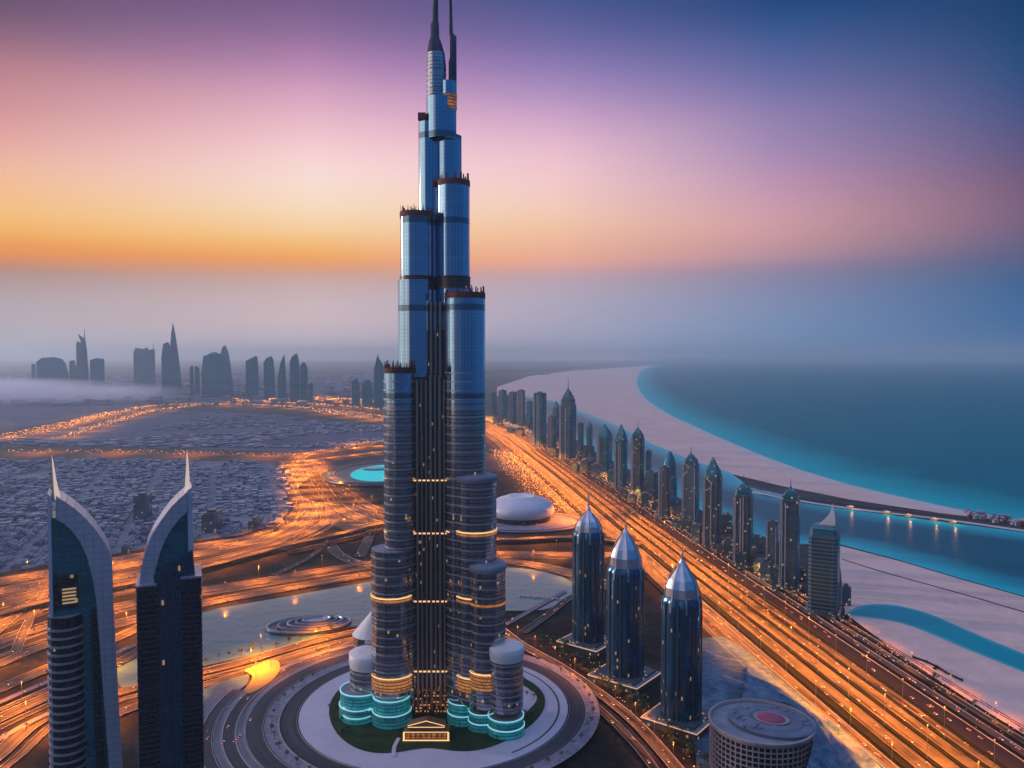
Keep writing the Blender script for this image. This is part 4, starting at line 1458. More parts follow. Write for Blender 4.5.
# ------------------------------------------------------------------ towers along the coast road
def row_tower(x0, x1, ytop, ybase, label, style="flat", ytip=None, mat="row_blue", rot=28, pil=True, seed=0):
    q = random.Random(seed)
    pxc = (x0 + x1) / 2
    b = G(pxc, ybase - 3)
    D = b.y
    s = D / FPX
    th = math.radians(rot)
    w = (x1 - x0) * s / (math.cos(th) + math.sin(th)) / 2
    zt = AT(pxc, ytop, D - w).z
    ztip = AT(pxc, ytip, D).z if ytip else zt
    t = thing("coast_tower", label, "tower", (b.x, D, 0.3), -th)
    ch = w * .22
    sq = lambda k: [(-w * k + ch * k, -w * k), (w * k - ch * k, -w * k), (w * k, -w * k + ch * k), (w * k, w * k - ch * k), (w * k - ch * k, w * k), (-w * k + ch * k, w * k), (-w * k, w * k - ch * k), (-w * k, -w * k + ch * k)]
    R3 = lambda k, z: [(p[0], p[1], z) for p in sq(k)]
    mb = MB()
    if style in ("flat", "slab"):
        mb.loft([R3(1, 3), R3(1, zt)], 0, 1, smooth=False)
    else:
        mb.loft([R3(1, 3), R3(1, zt)], 0, 1, smooth=False)
    body = mb.build("body", [M[mat], M["roof_grey"]], t)
    if pil:
        mb = MB()
        for k in q.choice(((-1, -.5), (-1, 1), (-1, 0), (-.95, -.7), (-1, -.2, .2))):
            mb.box(-w * .07, w * .07, -w * .05, w * .05, 3, zt * q.uniform(.93, 1.0), 0, 0, k * w * .8, -w * 1.02)
            mb.box(-w * .05, w * .05, -w * .07, w * .07, 3, zt * q.uniform(.93, 1.0), 0, 0, -w * 1.02, k * w * .8)
        mb.build("pilaster", M["pilaster"], body)
    H = max(4.0, ztip - zt)
    mb = MB()
    if style == "flat":
        mb.loft([R3(.92, zt + .02), R3(.92, zt + 4)], 0, 0, smooth=False)
        mb.box(-w * .4, w * .3, -w * .3, w * .4, zt + 4, zt + 4 + w * .25)
        mb.build("roof_storey", M[mat], t)
    elif style == "dome":
        mb.loft([R3(k, zt + H * h) for k, h in ((.98, .001), (.96, .2), (.85, .45), (.62, .72), (.3, .92), (.08, 1))], 0, 0)
        mb.build("dome_roof", M["row_teal"], t)
    elif style == "pointed":
        mb.loft([R3(k, zt + H * h) for k, h in ((.98, .001), (.86, .2), (.84, .3), (.45, .62), (.06, 1))], 0, 0, smooth=False)
        mb.build("pyramid_roof", M["row_teal"], t)
    elif style in ("spire", "stepped"):
        mb.loft([R3(k, zt + H * h) for k, h in ((.86, .001), (.86, .2), (.7, .201), (.66, .34), (.5, .36), (.4, .46), (.14, .56), (.1, .62))], 0, 0, smooth=False)
        rf = mb.build("stepped_roof", M["row_teal"] if style == "spire" else M[mat], t)
        mb = MB()
        mb.cyl(0, 0, w * .06, zt + H * .55, zt + H, 6, 0, r1=w * .02)
        mb.build("spire", M["spire"], t)
        mb = MB()
        for sxx, syy in ((1, 1), (1, -1), (-1, 1), (-1, -1)):
            mb.cyl(sxx * w * .72, syy * w * .72, w * .1, zt, zt + H * .3, 6, 0, r1=w * .02)
        mb.build("pinnacle", M["pilaster"], t)
    elif style == "fin":
        mb.loft([R3(.94, zt + .02), R3(.9, zt + H * .22), R3(.7, zt + H * .3)], 0, 0, smooth=False)
        mb.build("roof_storey", M["row_teal"], t)
        mb = MB()
        slab_poly(mb, [(-w * .55, zt + H * .22), (w * .75, zt + H * .1), (w * .72, zt + H * .45), (w * .55, zt + H), (w * .3, zt + H * .62), (-w * .1, zt + H * .42)], -w * .12, w * .12)
        mb.build("sail_fin", M["roof_white"], t)
    if style in ("flat", "slab") and pil is False:
        pass
    mb = MB()
    mb.box(-w * 1.25, w * 1.25, -w * 1.25, w * 1.25, 0.02, 5)
    mb.build("podium", M["row_brown"], t)
    return t


row_tower(487, 497, 393, 416, "hazy flat-topped tower at the far end of the coast row, next to the tallest tower", "flat", mat="row_blue", pil=False, seed=1)
row_tower(498, 507, 391, 420, "slim hazy flat tower second from the far end of the coast row", "flat", mat="row_teal", pil=False, seed=2)
row_tower(508, 517, 393, 426, "hazy square tower third from the far end of the coast row", "flat", mat="row_blue", pil=False, seed=3)
row_tower(517, 525.5, 391, 431, "hazy grey tower fourth from the far end of the coast row", "flat", mat="row_grey", seed=4)
row_tower(533, 547, 394, 449, "broad dark flat-topped tower standing left of the stepped spire tower", "flat", mat="row_teal", seed=5)
row_tower(547, 557, 417, 456, "short dark block tucked between the broad flat tower and the stepped spire tower", "flat", mat="row_grey", seed=6)
row_tower(559, 577, 405, 463, "tall stepped tower with a long spire, tallest of the far coast row", "stepped", 378, "row_blue", seed=7)
row_tower(584, 595, 447, 463, "low dark block behind the road between two coast towers", "flat", mat="row_blue", pil=False, seed=8)
row_tower(596, 613, 437, 477, "teal tower with a sloped pointed roof, first of the pointed coast towers", "pointed", 424, "row_teal", seed=9)
row_tower(614, 628, 440, 492, "narrow teal tower with a sharp gabled point, middle of the pointed coast trio", "pointed", 424, "row_teal", seed=10)
row_tower(630, 645, 438, 498, "dark tower with an ornate spire and pale left edge, last of the pointed coast trio", "spire", 421, "row_brown", seed=11)
row_tower(644, 659, 474, 499, "low broad dark block between the ornate spire tower and the domed tower", "flat", mat="row_blue", pil=False, seed=12)
row_tower(661, 678, 478, 506, "teal domed tower standing behind the yellow-topped dark tower", "dome", 451, "row_teal", pil=False, seed=13)
row_tower(658, 671, 469, 522, "dark tower with a small yellow-green roof lantern, in front of the domed tower", "flat", 465, "row_brown", seed=14)
row_tower(681, 700, 465, 530, "dark tower with a stepped teal roof and thin spire beside the domed tower", "spire", 446, "row_grey", seed=15)
row_tower(702, 723, 478, 549, "dark brown tower with a tall pointed roof in the middle of the coast row", "pointed", 457, "row_brown", seed=16)
row_tower(732, 754, 496, 567, "dark tower with a crowned teal top, second from the breakwater's root", "spire", 474, "row_brown", seed=17)
row_tower(765, 779, 524, 581, "short pale-gridded block left of the ribbed spire tower", "flat", mat="row_grey", seed=18)
row_tower(778, 801, 501, 591, "dark ribbed tower with a round crown and spire beside the short gridded block", "spire", 479, "row_blue", seed=19)
row_tower(805, 842, 537, 615, "nearest coast tower, teal glass bands with a white sail-shaped fin on top", "fin", 503, "row_banded", pil=False, seed=20)

# low blocks between the towers and the lagoon
for i, (x0, x1, yt, yb, st_) in enumerate([(490, 496, 399, 414, "flat"), (502, 510, 396, 416, "flat"), (512, 521, 398, 422, "pointed"), (526, 533, 402, 428, "flat"), (537, 544, 404, 436, "flat"), (552, 560, 408, 440, "pointed"),
                                      (577, 584, 424, 452, "flat"), (586, 593, 428, 456, "pointed"), (606, 612, 440, 468, "flat"), (645, 652, 452, 488, "flat")]):
    row_tower(x0, x1, yt, yb, "hazy teal tower packed behind the front line of coast towers", st_, yt - 7 if st_ == "pointed" else None, "row_teal" if i % 2 else "row_blue", pil=False, seed=60 + i)["group"] = "hazy towers behind the coast row"
low = [(q_x, q_y, q_w) for q_x, q_y, q_w in [(500 + 11 * k + RND.uniform(-3, 3), 424 + 6.6 * k + RND.uniform(-7, 3), RND.uniform(6, 11)) for k in range(26)]]
low += [(572, 452, 9), (590, 466, 8), (604, 470, 8), (650, 498, 12), (668, 505, 10), (690, 515, 12), (727, 532, 11), (742, 540, 11), (757, 552, 12), (715, 528, 9), (760, 572, 12), (728, 556, 8), (801, 580, 10), (846, 606, 10)]
for i, (px, py, w) in enumerate(low):
    b = G(px, py)
    s = b.y / FPX
    h = RND.uniform(16, 42)
    mb = MB()
    a = w * s * .42
    mb.box(-a, a, -a * .9, a * .9, 0, h)
    mb.box(-a * .6, a * .4, -a * .5, a * .6, h, h + 4)
    o = mb.build("low_block", M[("row_grey", "row_blue", "row_brown")[i % 3]], None, (b.x, b.y, 1.75))
    o.rotation_euler = (0, 0, RND.uniform(-.6, -.3))
    tag(o, "low dark building block among the coast towers beside the lagoon", "building", "low blocks between the coast towers")

# ------------------------------------------------------------------ the far skyline in the haze
def sky_tower(pts, ybase, label, depth=None, seed=0):
    """pts: outline pixels of the top from left to right, the sides run down to the ground at ybase"""
    xs = [p[0] for p in pts]
    pxc = (min(xs) + max(xs)) / 2
    b = G(pxc, ybase)
    D = b.y
    s = D / FPX
    out = [((p[0] - pxc) * s, AT(pxc, p[1], D).z) for p in pts]
    w = (max(xs) - min(xs)) * s
    dp = depth or w * .6
    th = math.atan2(b.x, D)
    out = [((min(xs) - pxc) * s, 0)] + out + [((max(xs) - pxc) * s, 0)]
    out = [(p[0] * math.cos(th), p[1]) for p in out]
    zl = max(p[1] for p in out)
    n = len(out)
    mb = MB()
    dpz = lambda p: dp * .5 * (1.0 - .85 * max(0.0, (p[1] / zl - .55) / .45) ** 1.5)
    fr = [(p[0], -dpz(p), p[1]) for p in out]
    bk = [(p[0], dpz(p), p[1]) for p in out]
    mid = out[len(out) // 2]
    mb.face(fr, [(p[0] + 2000, p[2]) for p in fr])
    mb.face(bk[::-1], [(p[0] + 2000, p[2]) for p in bk[::-1]])
    for i in range(n):
        j = (i + 1) % n
        mb.face([bk[i], bk[j], fr[j], fr[i]], [(0, bk[i][2]), (0, bk[j][2]), (2 * dp, fr[j][2]), (2 * dp, fr[i][2])])
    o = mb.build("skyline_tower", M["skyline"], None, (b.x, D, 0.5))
    o.rotation_euler = (0, 0, -th)
    return tag(o, label, "tower", "towers of the hazy skyline")


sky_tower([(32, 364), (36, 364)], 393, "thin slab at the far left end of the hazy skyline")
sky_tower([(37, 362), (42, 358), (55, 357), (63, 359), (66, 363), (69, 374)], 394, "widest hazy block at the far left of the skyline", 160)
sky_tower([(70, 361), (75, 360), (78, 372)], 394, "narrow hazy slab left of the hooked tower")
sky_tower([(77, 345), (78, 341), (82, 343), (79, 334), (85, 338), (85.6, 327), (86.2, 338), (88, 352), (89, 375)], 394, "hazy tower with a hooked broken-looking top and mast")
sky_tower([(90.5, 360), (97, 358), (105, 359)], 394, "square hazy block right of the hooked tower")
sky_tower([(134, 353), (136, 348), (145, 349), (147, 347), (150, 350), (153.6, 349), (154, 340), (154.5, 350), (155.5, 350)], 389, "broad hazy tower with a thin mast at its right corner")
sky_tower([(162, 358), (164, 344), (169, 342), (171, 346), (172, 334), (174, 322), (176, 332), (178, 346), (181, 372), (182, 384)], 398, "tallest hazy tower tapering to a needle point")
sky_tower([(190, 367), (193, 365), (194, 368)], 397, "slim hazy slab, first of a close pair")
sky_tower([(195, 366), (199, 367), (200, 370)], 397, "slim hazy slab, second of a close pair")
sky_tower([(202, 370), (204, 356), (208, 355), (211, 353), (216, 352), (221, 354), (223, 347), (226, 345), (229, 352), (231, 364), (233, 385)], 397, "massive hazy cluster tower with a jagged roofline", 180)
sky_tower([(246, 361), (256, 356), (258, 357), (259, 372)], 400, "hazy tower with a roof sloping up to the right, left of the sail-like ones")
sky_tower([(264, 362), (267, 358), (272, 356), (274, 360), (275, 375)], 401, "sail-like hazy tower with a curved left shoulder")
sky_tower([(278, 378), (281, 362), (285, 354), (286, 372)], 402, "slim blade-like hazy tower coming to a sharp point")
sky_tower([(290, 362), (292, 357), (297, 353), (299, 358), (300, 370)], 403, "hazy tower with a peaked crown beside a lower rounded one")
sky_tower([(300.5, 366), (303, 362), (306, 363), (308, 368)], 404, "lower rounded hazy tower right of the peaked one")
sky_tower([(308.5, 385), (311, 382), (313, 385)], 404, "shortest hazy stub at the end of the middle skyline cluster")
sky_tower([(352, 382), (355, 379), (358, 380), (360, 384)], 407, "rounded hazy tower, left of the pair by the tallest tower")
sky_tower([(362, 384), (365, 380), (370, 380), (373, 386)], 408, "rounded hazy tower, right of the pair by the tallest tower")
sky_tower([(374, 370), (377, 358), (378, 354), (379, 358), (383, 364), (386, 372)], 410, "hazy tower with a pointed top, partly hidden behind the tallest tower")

# ------------------------------------------------------------------ low houses of the district
protos = []
for i in range(6):
    q = random.Random(40 + i)
    a, b_, h = q.uniform(5.5, 9), q.uniform(5, 8.5), q.uniform(6, 13)
    mb = MB()
    mb.box(-a, a, -b_, b_, 0, h)
    mb.box(-a * .5, a * .35, -b_ * .4, b_ * .6, h, h + 3.2)
    mb.box(-a - 2.2, -a, -b_ * .7, b_ * .5, 0, h * .6)
    me = mb.build("house", M[("house_a", "house_b", "house_a", "house_b", "house_c", "house_a")[i]])
    protos.append(me)
spots = []
q = random.Random(5)
P2 = [(p.x, p.y) for p in DIST]
xs, ys = [p[0] for p in P2], [p[1] for p in P2]
ca, sa_ = math.cos(.35), math.sin(.35)
for i in range(-115, 220):
    for j in range(-16, 235):
        if i % 9 == 0 or j % 13 == 0:
            continue
        x0, y0 = i * 19.5, j * 19.0
        x, y = -900 + x0 * ca - y0 * sa_, 1350 + x0 * sa_ + y0 * ca
        if not (min(xs) < x < max(xs) and min(ys) < y < max(ys)):
            continue
        if inside((x, y), P2) and mnoise.noise(Vector((x * .004, y * .004, 2))) > -.42 and q.random() < .9:
            spots.append((x + q.uniform(-4, 4), y + q.uniform(-4, 4), .35 + q.choice((0, PI / 2)) + q.uniform(-.06, .06), q.choice(range(6)), q.uniform(.5, 1.05)))
spots.sort(key=lambda s: s[1])
KIND = ["plain grey flat-roofed house in the dense district behind the sail towers", "pale flat-roofed house in the dense district behind the sail towers", "grey house with a roof storey in the dense district behind the sail towers",
        "pale house with a roof storey in the dense district behind the sail towers", "dark blue-grey house in the dense district behind the sail towers", "grey house with a low side wing in the dense district behind the sail towers"]
far_mb = MB()
used = set()
n_ind = 0
for (x, y, rz, k, sc_) in spots:
    vis = -0.70 * y < x
    if n_ind < 300 and vis:
        if k not in used:
            o = protos[k]
            used.add(k)
        else:
            o = protos[k].copy()
            C.objects.link(o)
        o.location = (x, y, .2)
        o.rotation_euler = (0, 0, rz)
        o.scale = (1, 1, sc_)
        tag(o, KIND[k], "house", "flat-roofed houses of the dense district")
        n_ind += 1
    else:
        a, b_, h = 6 + (k * 7 % 4), 5 + k % 4 * 1.1, (6 + k % 5 * 1.6) * sc_
        far_mb.box(-a, a, -b_, b_, .2, h, (0, 1, 0, 1, 2, 0)[k], rz, x, y)
far_mb.build("house_mass", [M["house_a"], M["house_b"], M["house_c"]])
tag(bpy.data.objects["house_mass"], "mass of small grey houses filling the dense district", "houses", kind="stuff")
for k in range(6):
    if k not in used:
        bpy.data.objects.remove(protos[k])
# a taller dark slab in the district and a long shed
for px, py, w, d, h, lab in ((143, 520, 14, 40, 62, "dark upright slab block in the dense district, between the two sail towers"), (212, 531, 15, 45, 45, "dark square block at the near edge of the dense district"), (256, 528, 8, 60, 22, "narrow teal-dark block near the district's right edge")):
    b = G(px, py)
    mb = MB()
    mb.box(-w, w, -d / 2, d / 2, 0, h)
    mb.box(-w * .5, w * .5, -d / 4, d / 4, h, h + 5)
    o = mb.build("slab_block", M["row_blue"], None, (b.x, b.y, .2))
    tag(o, lab, "building")
# clutter of the far city
far_mb = MB()
q = random.Random(9)
for i in range(1500):
    py = 374 + 32 * q.random() ** 1.6
    px = q.uniform(-60, 560)
    b = G(px, py)
    if px > 470 and py > 375:
        continue
    w = q.uniform(20, 60)
    far_mb.box(-w, w, -w, w, .1, q.uniform(8, 45), q.choice((0, 1, 2)), 0, b.x, b.y)
tag(far_mb.build("far_city", [M["house_a"], M["house_b"], M["house_c"]]), "hazy far-off city spread out under the skyline", "city", kind="stuff")
mbp = MB()
PL = [(G(*p).x, G(*p).y) for p in plain_px[:-1]]
for i in range(2600):
    b = G(q.uniform(-50, 385), 411 + 37 * q.random())
    if not inside((b.x, b.y), PL) or mnoise.noise(Vector((b.x * .0016, b.y * .0016, 5))) < -.15:
        continue
    w = q.uniform(7, 20)
    mbp.box(-w, w, -w * .8, w * .8, .1, q.uniform(3, 9), q.choice((0, 0, 1, 2)), .4, b.x, b.y)
tag(mbp.build("low_sheds", [M["house_a"], M["house_b"], M["house_c"]]), "scatter of tiny low sheds on the blue plain", "sheds", kind="stuff")
# headland behind the beach
mb = MB()
hp = [G(*p) for p in [(440, 372), (520, 372), (600, 366.5), (660, 362), (720, 358.6), (735, 358.2), (700, 357.8), (600, 361), (500, 364), (440, 366)]]
mb.prism([(p.x, p.y) for p in hp][::-1], .5, 22)
tag(mb.build("hills_headland", M["ground"]), kind="structure")

# sand debris and a small jetty frame on the sand flat
dw = G(940, 672)
t = thing("jetty_frame", "dark crooked jetty frame lying on the pale sand beside the highway", "jetty", (dw.x, dw.y, 1.75))
mb = MB()
for a, b_ in (((-13, 42), (-4, 25)), ((-4, 25), (1, 8)), ((1, 8), (2, -10)), ((2, -10), (9, -34)), ((1, 8), (-7, 2)), ((-4, 25), (-13, 40))):
    A_, B_ = Vector((a[0], a[1], 0)), Vector((b_[0], b_[1], 0))
    d = B_ - A_
    mb.box(0, d.length, -1.3, 1.3, 1.2, 2.6, 0, math.atan2(d.y, d.x), A_.x, A_.y)
mb.build("deck", M["verge"], t)
mb = MB()
for x, y in ((-13, 42), (-4, 25), (1, 8), (2, -10), (9, -34)):
    mb.cyl(x, y, .8, 0, 4, 6)
mb.build("pile", M["bark"], t)
# boat on the lake and its jetty
bt = G(548, 599)
t = thing("boat_jetty", "thin pale jetty reaching across the grey lake, right of the tallest tower", "jetty", (bt.x, bt.y, .65), -.25)
mb = MB()
mb.box(-48, 30, -1.6, 1.6, .8, 1.8)
mb.box(8, 10, -9, 9, .8, 1.9)
mb.box(-22, -20, -8, 8, .8, 1.9)
mb.build("deck", M["band"], t)
mb = MB()
for x in range(-46, 30, 8):
    mb.cyl(x, 0, .5, -.6, 3.6, 6)
mb.build("pile", M["band_dark"], t)

# promenade kiosks with lit reflections
for i, px in enumerate((850, 886, 908, 934, 953)):
    b = G(px, 507 + (px - 850) * .148 + 2.5)
    t = thing("kiosk", "small lit kiosk on the breakwater promenade", "kiosk", (b.x, b.y, 2.6), 0, "lit kiosks along the promenade")
    mb = MB()
    mb.box(-7, 7, -4, 4, 0, 6, 0, -.3)
    mb.build("hut", M["gold_floor"], t)
    mb = MB()
    mb.box(-8.5, 8.5, -5.5, 5.5, 6.02, 7, 0, -.3)
    mb.cyl(0, 0, 5, 7, 10, 4, 0, r1=.3, smooth=False)
    mb.build("roof", M["pilaster"], t)
    ld = bpy.data.lights.new("kiosk_lamp", "POINT")
    ld.energy = 9000
    ld.color = (1, .5, .25)
    ld.shadow_soft_size = 2
    lo = bpy.data.objects.new("kiosk_lamp", ld)
    C.objects.link(lo)
    lo.parent = t
    lo.location = (0, -12, 9)
# huts on the spit
q = random.Random(21)
for i in range(46):
    u = q.random()
    px = 965 + 75 * u
    b = G(px, 511.5 + (px - 965) * .155 + q.uniform(1, 7.5))
    mb = MB()
    w = q.uniform(3, 6)
    mb.box(-w, w, -w * .8, w * .8, 0, q.uniform(4, 8))
    mb.cyl(0, 0, w * 1.2, 8, 10.5, 4, 0, r1=.3, smooth=False)
    o = mb.build("beach_hut", M[("house_b", "pilaster", "crown_red")[i % 3]], None, (b.x, b.y, 2.35))
    tag(o, ("pale beach hut crowded on the far end of the breakwater", "stone-coloured beach hut crowded on the far end of the breakwater", "dark red beach hut crowded on the far end of the breakwater")[i % 3], "hut", "beach huts at the end of the breakwater")

# ------------------------------------------------------------------ trees
def tree_mesh(seed, h, palm):
    q = random.Random(seed)
    tk = MB()
    tk.cyl(0, 0, .32, 0, h * .7, 6, 0, r1=.16)
    cr = MB()
    if palm:
        for k in range(16):
            a = 2 * PI * k / 16 + q.uniform(-.15, .15)
            up = q.uniform(.1, .9)
            L = h * .42
            p = Vector((0, 0, h * .7))
            d = Vector((math.cos(a), math.sin(a), up))
            for j in range(4):
                nx = p + d * L / 4
                s_ = Vector((-d.y, d.x, 0)).normalized() * (.55 * (1 - j / 5))
                cr.face([p - s_, p + s_, nx + s_ * .7, nx - s_ * .7])
                p = nx
                d = (d + Vector((0, 0, -.42))).normalized()
    else:
        for i in range(3):
            a = 2.1 * i
            tk.loft([[(x + .0, y, h * .4) for x, y in circle(0, 0, .16, 5)], [(x + math.cos(a) * h * .2, y + math.sin(a) * h * .2, h * .75) for x, y in circle(0, 0, .06, 5)]], 0)
        cs = [Vector((q.uniform(-1, 1) * h * .22, q.uniform(-1, 1) * h * .22, h * q.uniform(.55, .85))) for _ in range(7)]
        for k in range(190):
            c = q.choice(cs)
            p = c + Vector((q.gauss(0, 1), q.gauss(0, 1), q.gauss(0, .8))) * h * .1
            s_ = h * q.uniform(.04, .075)
            u = Vector((q.uniform(-1, 1), q.uniform(-1, 1), q.uniform(-1, 1))).normalized()
            v = u.cross(Vector((q.uniform(-1, 1), q.uniform(-1, 1), q.uniform(-1, 1)))).normalized()
            cr.face([p - u * s_, p + v * s_ * .6, p + u * s_, p - v * s_ * .6])
    return tk, cr


def tree_proto(seed, h, palm, leaf, label, group):
    t = thing("palm_tree" if palm else "tree", label, "tree", (0, 0, 0), 0, group)
    a, b_ = tree_mesh(seed, h, palm)
    a.build("trunk", M["bark"], t)
    b_.build("crown", M[leaf], t)
    return t


tp = [tree_proto(1, 11, False, "leaf", "round green tree planted along the lit edge of the three capped towers", "trees along the three capped towers"),
      tree_proto(2, 9, False, "leaf_dry", "round olive tree planted along the lit edge of the three capped towers", "trees along the three capped towers"),
      tree_proto(3, 13, True, "leaf", "palm planted along the lit edge of the three capped towers", "trees along the three capped towers")]
fresh = [True] * 3
q = random.Random(31)
tree_spots = []
edge = pxpath([(548, 640), (565, 655), (590, 672), (612, 690), (632, 700), (655, 722), (682, 748), (700, 766)], 6)
for p in edge:
    for _ in range(2):
        if q.random() < .85:
            tree_spots.append((p.x + q.uniform(-11, 11), p.y + q.uniform(-10, 10), .5, None))
edge2 = pxpath([(206, 664), (240, 655), (275, 648), (300, 640), (330, 632)], 14)
for p in edge2:
    tree_spots.append((p.x + q.uniform(-3, 3), p.y + q.uniform(-3, 3), .7, "lake"))
for k in range(90):
    a = q.uniform(0, 2 * PI)
    r = 122 - q.uniform(2, 16)
    x, y = PC.x + r * math.cos(a), PC.y + r * math.sin(a)
    if inside((x, y), gar) and not (abs(a - 1.5 * PI) < .5):
        tree_spots.append((x, y, 5.2, "garden"))
for k in range(54):
    a = 2 * PI * k / 54
    tree_spots.append((PC.x + 178 * math.cos(a), PC.y + 178 * math.sin(a), 3.6, "ring"))
service = offset_path(hw, 52)
sv = [p for p in service if 760 < p.y < 2400]
for p in sv[::1]:
    tree_spots.append((p.x + q.uniform(-4, 4), p.y + q.uniform(-20, 20), 1.2, "coast"))
nm = {"ring": ("on the speckled ring around the tallest tower's podium", "trees on the ring walk"), "lake": ("along the lake bank", "trees along the lake bank"), "garden": ("on the round lawn around the tallest tower", "trees on the podium lawn"), "coast": ("beside the golden service road by the coast towers", "trees beside the coast road")}
for i, (x, y, z, where) in enumerate(tree_spots):
    k = q.choice((0, 0, 1, 1, 2))
    sc_ = q.uniform(.7, 1.25) * (.6 if where == "garden" else .75 if where == "ring" else 1.0)
    if fresh[k] and where is None:
        fresh[k] = False
        o = tp[k]
        o.location = (x, y, z)
        o.rotation_euler = (0, 0, q.uniform(0, 6))
        o.scale = (sc_,) * 3
        continue
    lab = grp = None
    if where:
        lab = ("round green tree ", "round olive tree ", "palm ")[k] + nm[where][0]
        grp = nm[where][1]
    dup(tp[k], (x, y, z), q.uniform(0, 6), sc_, lab, grp)

# ------------------------------------------------------------------ street lamps
SODIUM = (1.0, .235, .006)
LAMP_E = 400000.0


def lamp_proto(name, h, energy, label, group, gold=False):
    t = thing(name, label, "street lamp", (0, 0, 0), 0, group)
    mb = MB()
    mb.cyl(0, 0, .32, 0, h, 6, 0, r1=.16)
    mb.build("mast", M["lamp_steel"], t)
    mb = MB()
    mb.cyl(0, 0, .85, h - .2, h + .6, 8, 0, r1=.6)
    mb.build("lamp_head", M["lamp_glow"], t)
    ld = bpy.data.lights.new("lamp_light", "SPOT")
    ld.energy = energy
    ld.color = (1, .42, .09) if gold else SODIUM
    ld.spot_size = math.radians(146)
    ld.spot_blend = .5
    ld.shadow_soft_size = 1.0
    lo = bpy.data.objects.new("lamp_light", ld)
    C.objects.link(lo)
    lo.parent = t
    lo.location = (0, 0, h - .8)
    return t


lamps = {}
count = 0


def place_lamp(kind, x, y, z, sc_=1.0):
    global count
    if x < -0.72 * y - 30 or x > 0.72 * y + 30 or y < 700:
        return
    o = lamps[kind]
    if not o.get("placed"):
        o["placed"] = 1
        o.location = (x, y, z)
    else:
        dup(o, (x, y, z), 0, 1.0)
    count += 1


lamps["high"] = lamp_proto("street_lamp", 34, LAMP_E, "tall orange street lamp standing along the wide highway", "street lamps along the highway")
lamps["far"] = lamp_proto("street_lamp", 60, LAMP_E * 3.4, "tall orange mast lamp on the distant stretch of the highway", "mast lamps on the distant highway")
lamps["left"] = lamp_proto("street_lamp", 30, LAMP_E * 1.15, "orange street lamp in the road interchange left of the tallest tower", "street lamps of the interchange")
lamps["gold"] = lamp_proto("street_lamp", 24, LAMP_E * .32, "golden street lamp at the foot of the coast towers", "golden lamps by the coast towers", True)
lamps["dist"] = lamp_proto("street_lamp", 80, LAMP_E * 3.6, "orange mast lamp on a far road across the plain", "mast lamps of the far roads")
lamps["near"] = lamp_proto("street_lamp", 22, LAMP_E * .13, "short orange street lamp on a narrow side road near the capped towers or the sand", "short street lamps of the side roads")


def walk(path, spacing, start=0.3):
    acc = spacing * start
    for i in range(len(path) - 1):
        d = (path[i + 1] - path[i]).length
        while acc < d:
            yield path[i] + (path[i + 1] - path[i]) * (acc / d)
            acc += spacing
        acc -= d


for o, st_ in ((-134, .2), (-78, .6), (-34, .1)):
    p = [q_ for q_ in offset_path(hw, o) if q_.y < 2000]
    for c in walk(p, 72, st_):
        place_lamp("high", c.x, c.y, .6)
for o, st_ in ((-150, .2), (-80, .6)):
    p = [q_ for q_ in offset_path(hw, o) if q_.y > 1990]
    for c in walk(p, 150, st_):
        place_lamp("far", c.x, c.y, .6)
p = [q_ for q_ in offset_path(hw, -200) if 1800 < q_.y < 3300]
for c in walk(p, 160, .5):
    place_lamp("far", c.x, c.y, .6)
p = [q_ for q_ in offset_path(hw, 47) if q_.y < 3000]
for c in walk(p, 74, .4):
    place_lamp("gold" if c.y > 1350 else "near", c.x, c.y, .6)
for i, (pth, w, z, l_) in enumerate(ROADS):
    if i in (0, 1, 2, 3, 4, 5, 6, 7):
        for c in walk(pth, 118, (.1, .55, .3, .8)[i % 4]):
            place_lamp("left", c.x, c.y, z)
    elif i in (8, 9):
        for c in walk(pth, 95, .4):
            place_lamp("left", c.x, c.y, z)
    elif i in (14, 15, 16):
        for c in walk(pth, 105, .3):
            place_lamp("left", c.x, c.y, z)
    elif i in (20,):
        for c in walk(pth, 46, .3):
            place_lamp("near", c.x, c.y, z)
for c in walk(fly1, 105, .3):
    place_lamp("left", c.x, c.y, 9.2)
for pth in far_paths:
    for c in walk(pth, 330, .4):
        place_lamp("dist", c.x, c.y, 1)
for px, py in ((256, 683), (262, 674), (271, 671)):
    g_ = G(px, py)
    place_lamp("near", g_.x, g_.y, 4.3)
print("lamps", count)

# ------------------------------------------------------------------ traffic and tiny lights
traf = MB()
q = random.Random(77)


def add_car(p, d, z):
    a = math.atan2(d.y, d.x)
    traf.box(-2.2, 2.2, -.9, .9, z + .3, z + 1.0, 0, a, p.x, p.y)
    traf.box(-1.2, .9, -.8, .8, z + 1.0, z + 1.5, 0, a, p.x, p.y)
    fx, fy = math.cos(a), math.sin(a)
    traf.box(-.2, .2, -.9, .9, z + .55, z + 1.05, 1, a, p.x + fx * 2.35, p.y + fy * 2.35)
    traf.box(-.2, .2, -.9, .9, z + .6, z + 1.1, 2, a, p.x - fx * 2.35, p.y - fy * 2.35)


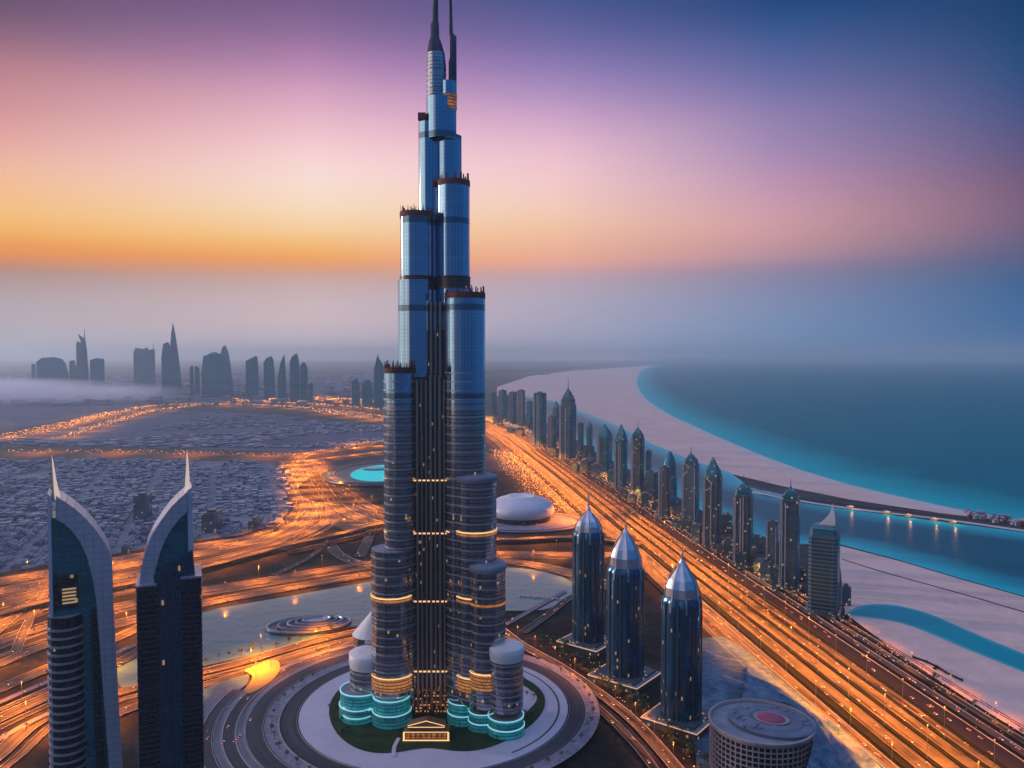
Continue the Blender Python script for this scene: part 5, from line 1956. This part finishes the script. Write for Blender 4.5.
for i, (o, w, mk) in enumerate(HW_ROWS):
    pth = [q_ for q_ in offset_path(hw, o) if (1750 if o == -186 else 0) < q_.y < 3200]
    for k in range(len(pth) - 1):
        a, b = pth[k], pth[k + 1]
        d = (b - a)
        n = q.choice((1, 2, 3))
        for _ in range(n):
            t_ = q.random()
            side = q.uniform(-w * .42, w * .42)
            nn = Vector((d.y, -d.x, 0)).normalized()
            add_car(a + d * t_ + nn * side, d if side > 0 else -d, .45 + .05 * i)
for i, (pth, w, z, l_) in enumerate(ROADS):
    for k in range(len(pth) - 1):
        a, b = pth[k], pth[k + 1]
        d = b - a
        if q.random() < .5:
            side = q.uniform(-w * .4, w * .4)
            nn = Vector((d.y, -d.x, 0)).normalized()
            add_car(a + d * q.random() + nn * side, d if side > 0 else -d, z + .05)
tag(traf.build("traffic", [M["car_body"], M["head_lights"], M["tail_lights"]]), "stream of small cars with lights on the highways", "traffic", kind="stuff")
# far road sparkle
sp_ = MB()
for pth in far_paths + [[p for p in offset_path(hw, o) if p.y > 1600] for o in (30, 50)] + [[p for p in offset_path(hw, o) if 760 < p.y < 1700] for o in (40, 56)] + [[p for p in offset_path(hw, o) if 1950 < p.y < 3300] for o in (-205, -225, -250, -180)] + [edge]:
    for k in range(len(pth) - 1):
        a, b = pth[k], pth[k + 1]
        for _ in range(9 if (b - a).length > 15 else 1):
            p = a + (b - a) * q.random()
            r = p.y / FPX * .27
            x, y = p.x + q.gauss(0, 9 + p.y * .003), p.y + q.gauss(0, 12 + p.y * .006)
            h_ = 3 + p.y * .002
            sp_.box(-r, r, -r, r, h_, h_ + r * 1.6, 0, 0, x, y)
tag(sp_.build("far_lights", M["far_glow"]), "sparkle of small golden lamps along the far roads", "lights", kind="stuff")

# ------------------------------------------------------------------ haze and the low fog bank
def volume(name, density, col, aniso):
    m = bpy.data.materials.new(name)
    m.use_nodes = True
    t = m.node_tree
    t.nodes.clear()
    o = t.nodes.new("ShaderNodeOutputMaterial")
    v = t.nodes.new("ShaderNodeVolumePrincipled")
    v.inputs["Color"].default_value = col
    v.inputs["Density"].default_value = density
    v.inputs["Anisotropy"].default_value = aniso
    t.links.new(v.outputs[0], o.inputs["Volume"])
    return m


mb = MB()
mb.prism([(-half_width(-3500), -3500), (half_width(-3500), -3500), (half_width(BIG * 1.02), BIG * 1.02), (-half_width(BIG * 1.02), BIG * 1.02)], -1.5, 960, 0, 0, 0)
tag(mb.build("haze", volume("haze", 3.9e-5, rgb(.76, .95, 1.0), .5)), kind="stuff")
fb = G(20, 401)
mb = MB()
rings_ = []
for k in range(9):
    a = PI * (k / 8 - .5)
    rings_.append([(math.cos(a) * p[0] + (.001 if k in (0, 8) else 0) * p[0], math.cos(a) * p[1] + (.001 if k in (0, 8) else 0) * p[1], math.sin(a)) for p in circle(0, 0, 1, 32)])
mb.loft(rings_, 0, 0, 0)
fm = volume("fog", 4e-3, rgb(.97, .95, 1.0), .2)
t_ = fm.node_tree
g = NG(t_)
tcn = g.n("ShaderNodeTexCoord")
ln = g.n("ShaderNodeVectorMath", operation="LENGTH")
g.l(tcn.outputs["Object"], ln.inputs[0])
fall = g.m("POWER", g.m("SUBTRACT", 1.0, g.m("MULTIPLY", ln.outputs["Value"], ln.outputs["Value"]), clamp=True), 1.3)
nz = g.noise(tcn.outputs["Object"], 2.2, 3.0, 0.6, mapping=(1.0, .8, .8))
den = g.m("MULTIPLY", g.m("MULTIPLY", fall, g.m("MULTIPLY_ADD", nz, 2.6, -.75, clamp=True)), 7e-3)
for n_ in t_.nodes:
    if n_.type == "PRINCIPLED_VOLUME":
        g.l(den, n_.inputs["Density"])
fo = mb.build("fog_bank", fm, None, (fb.x - 700, fb.y + 50, 40))
fo.scale = (2300, 1150, 190)
tag(fo, kind="stuff")
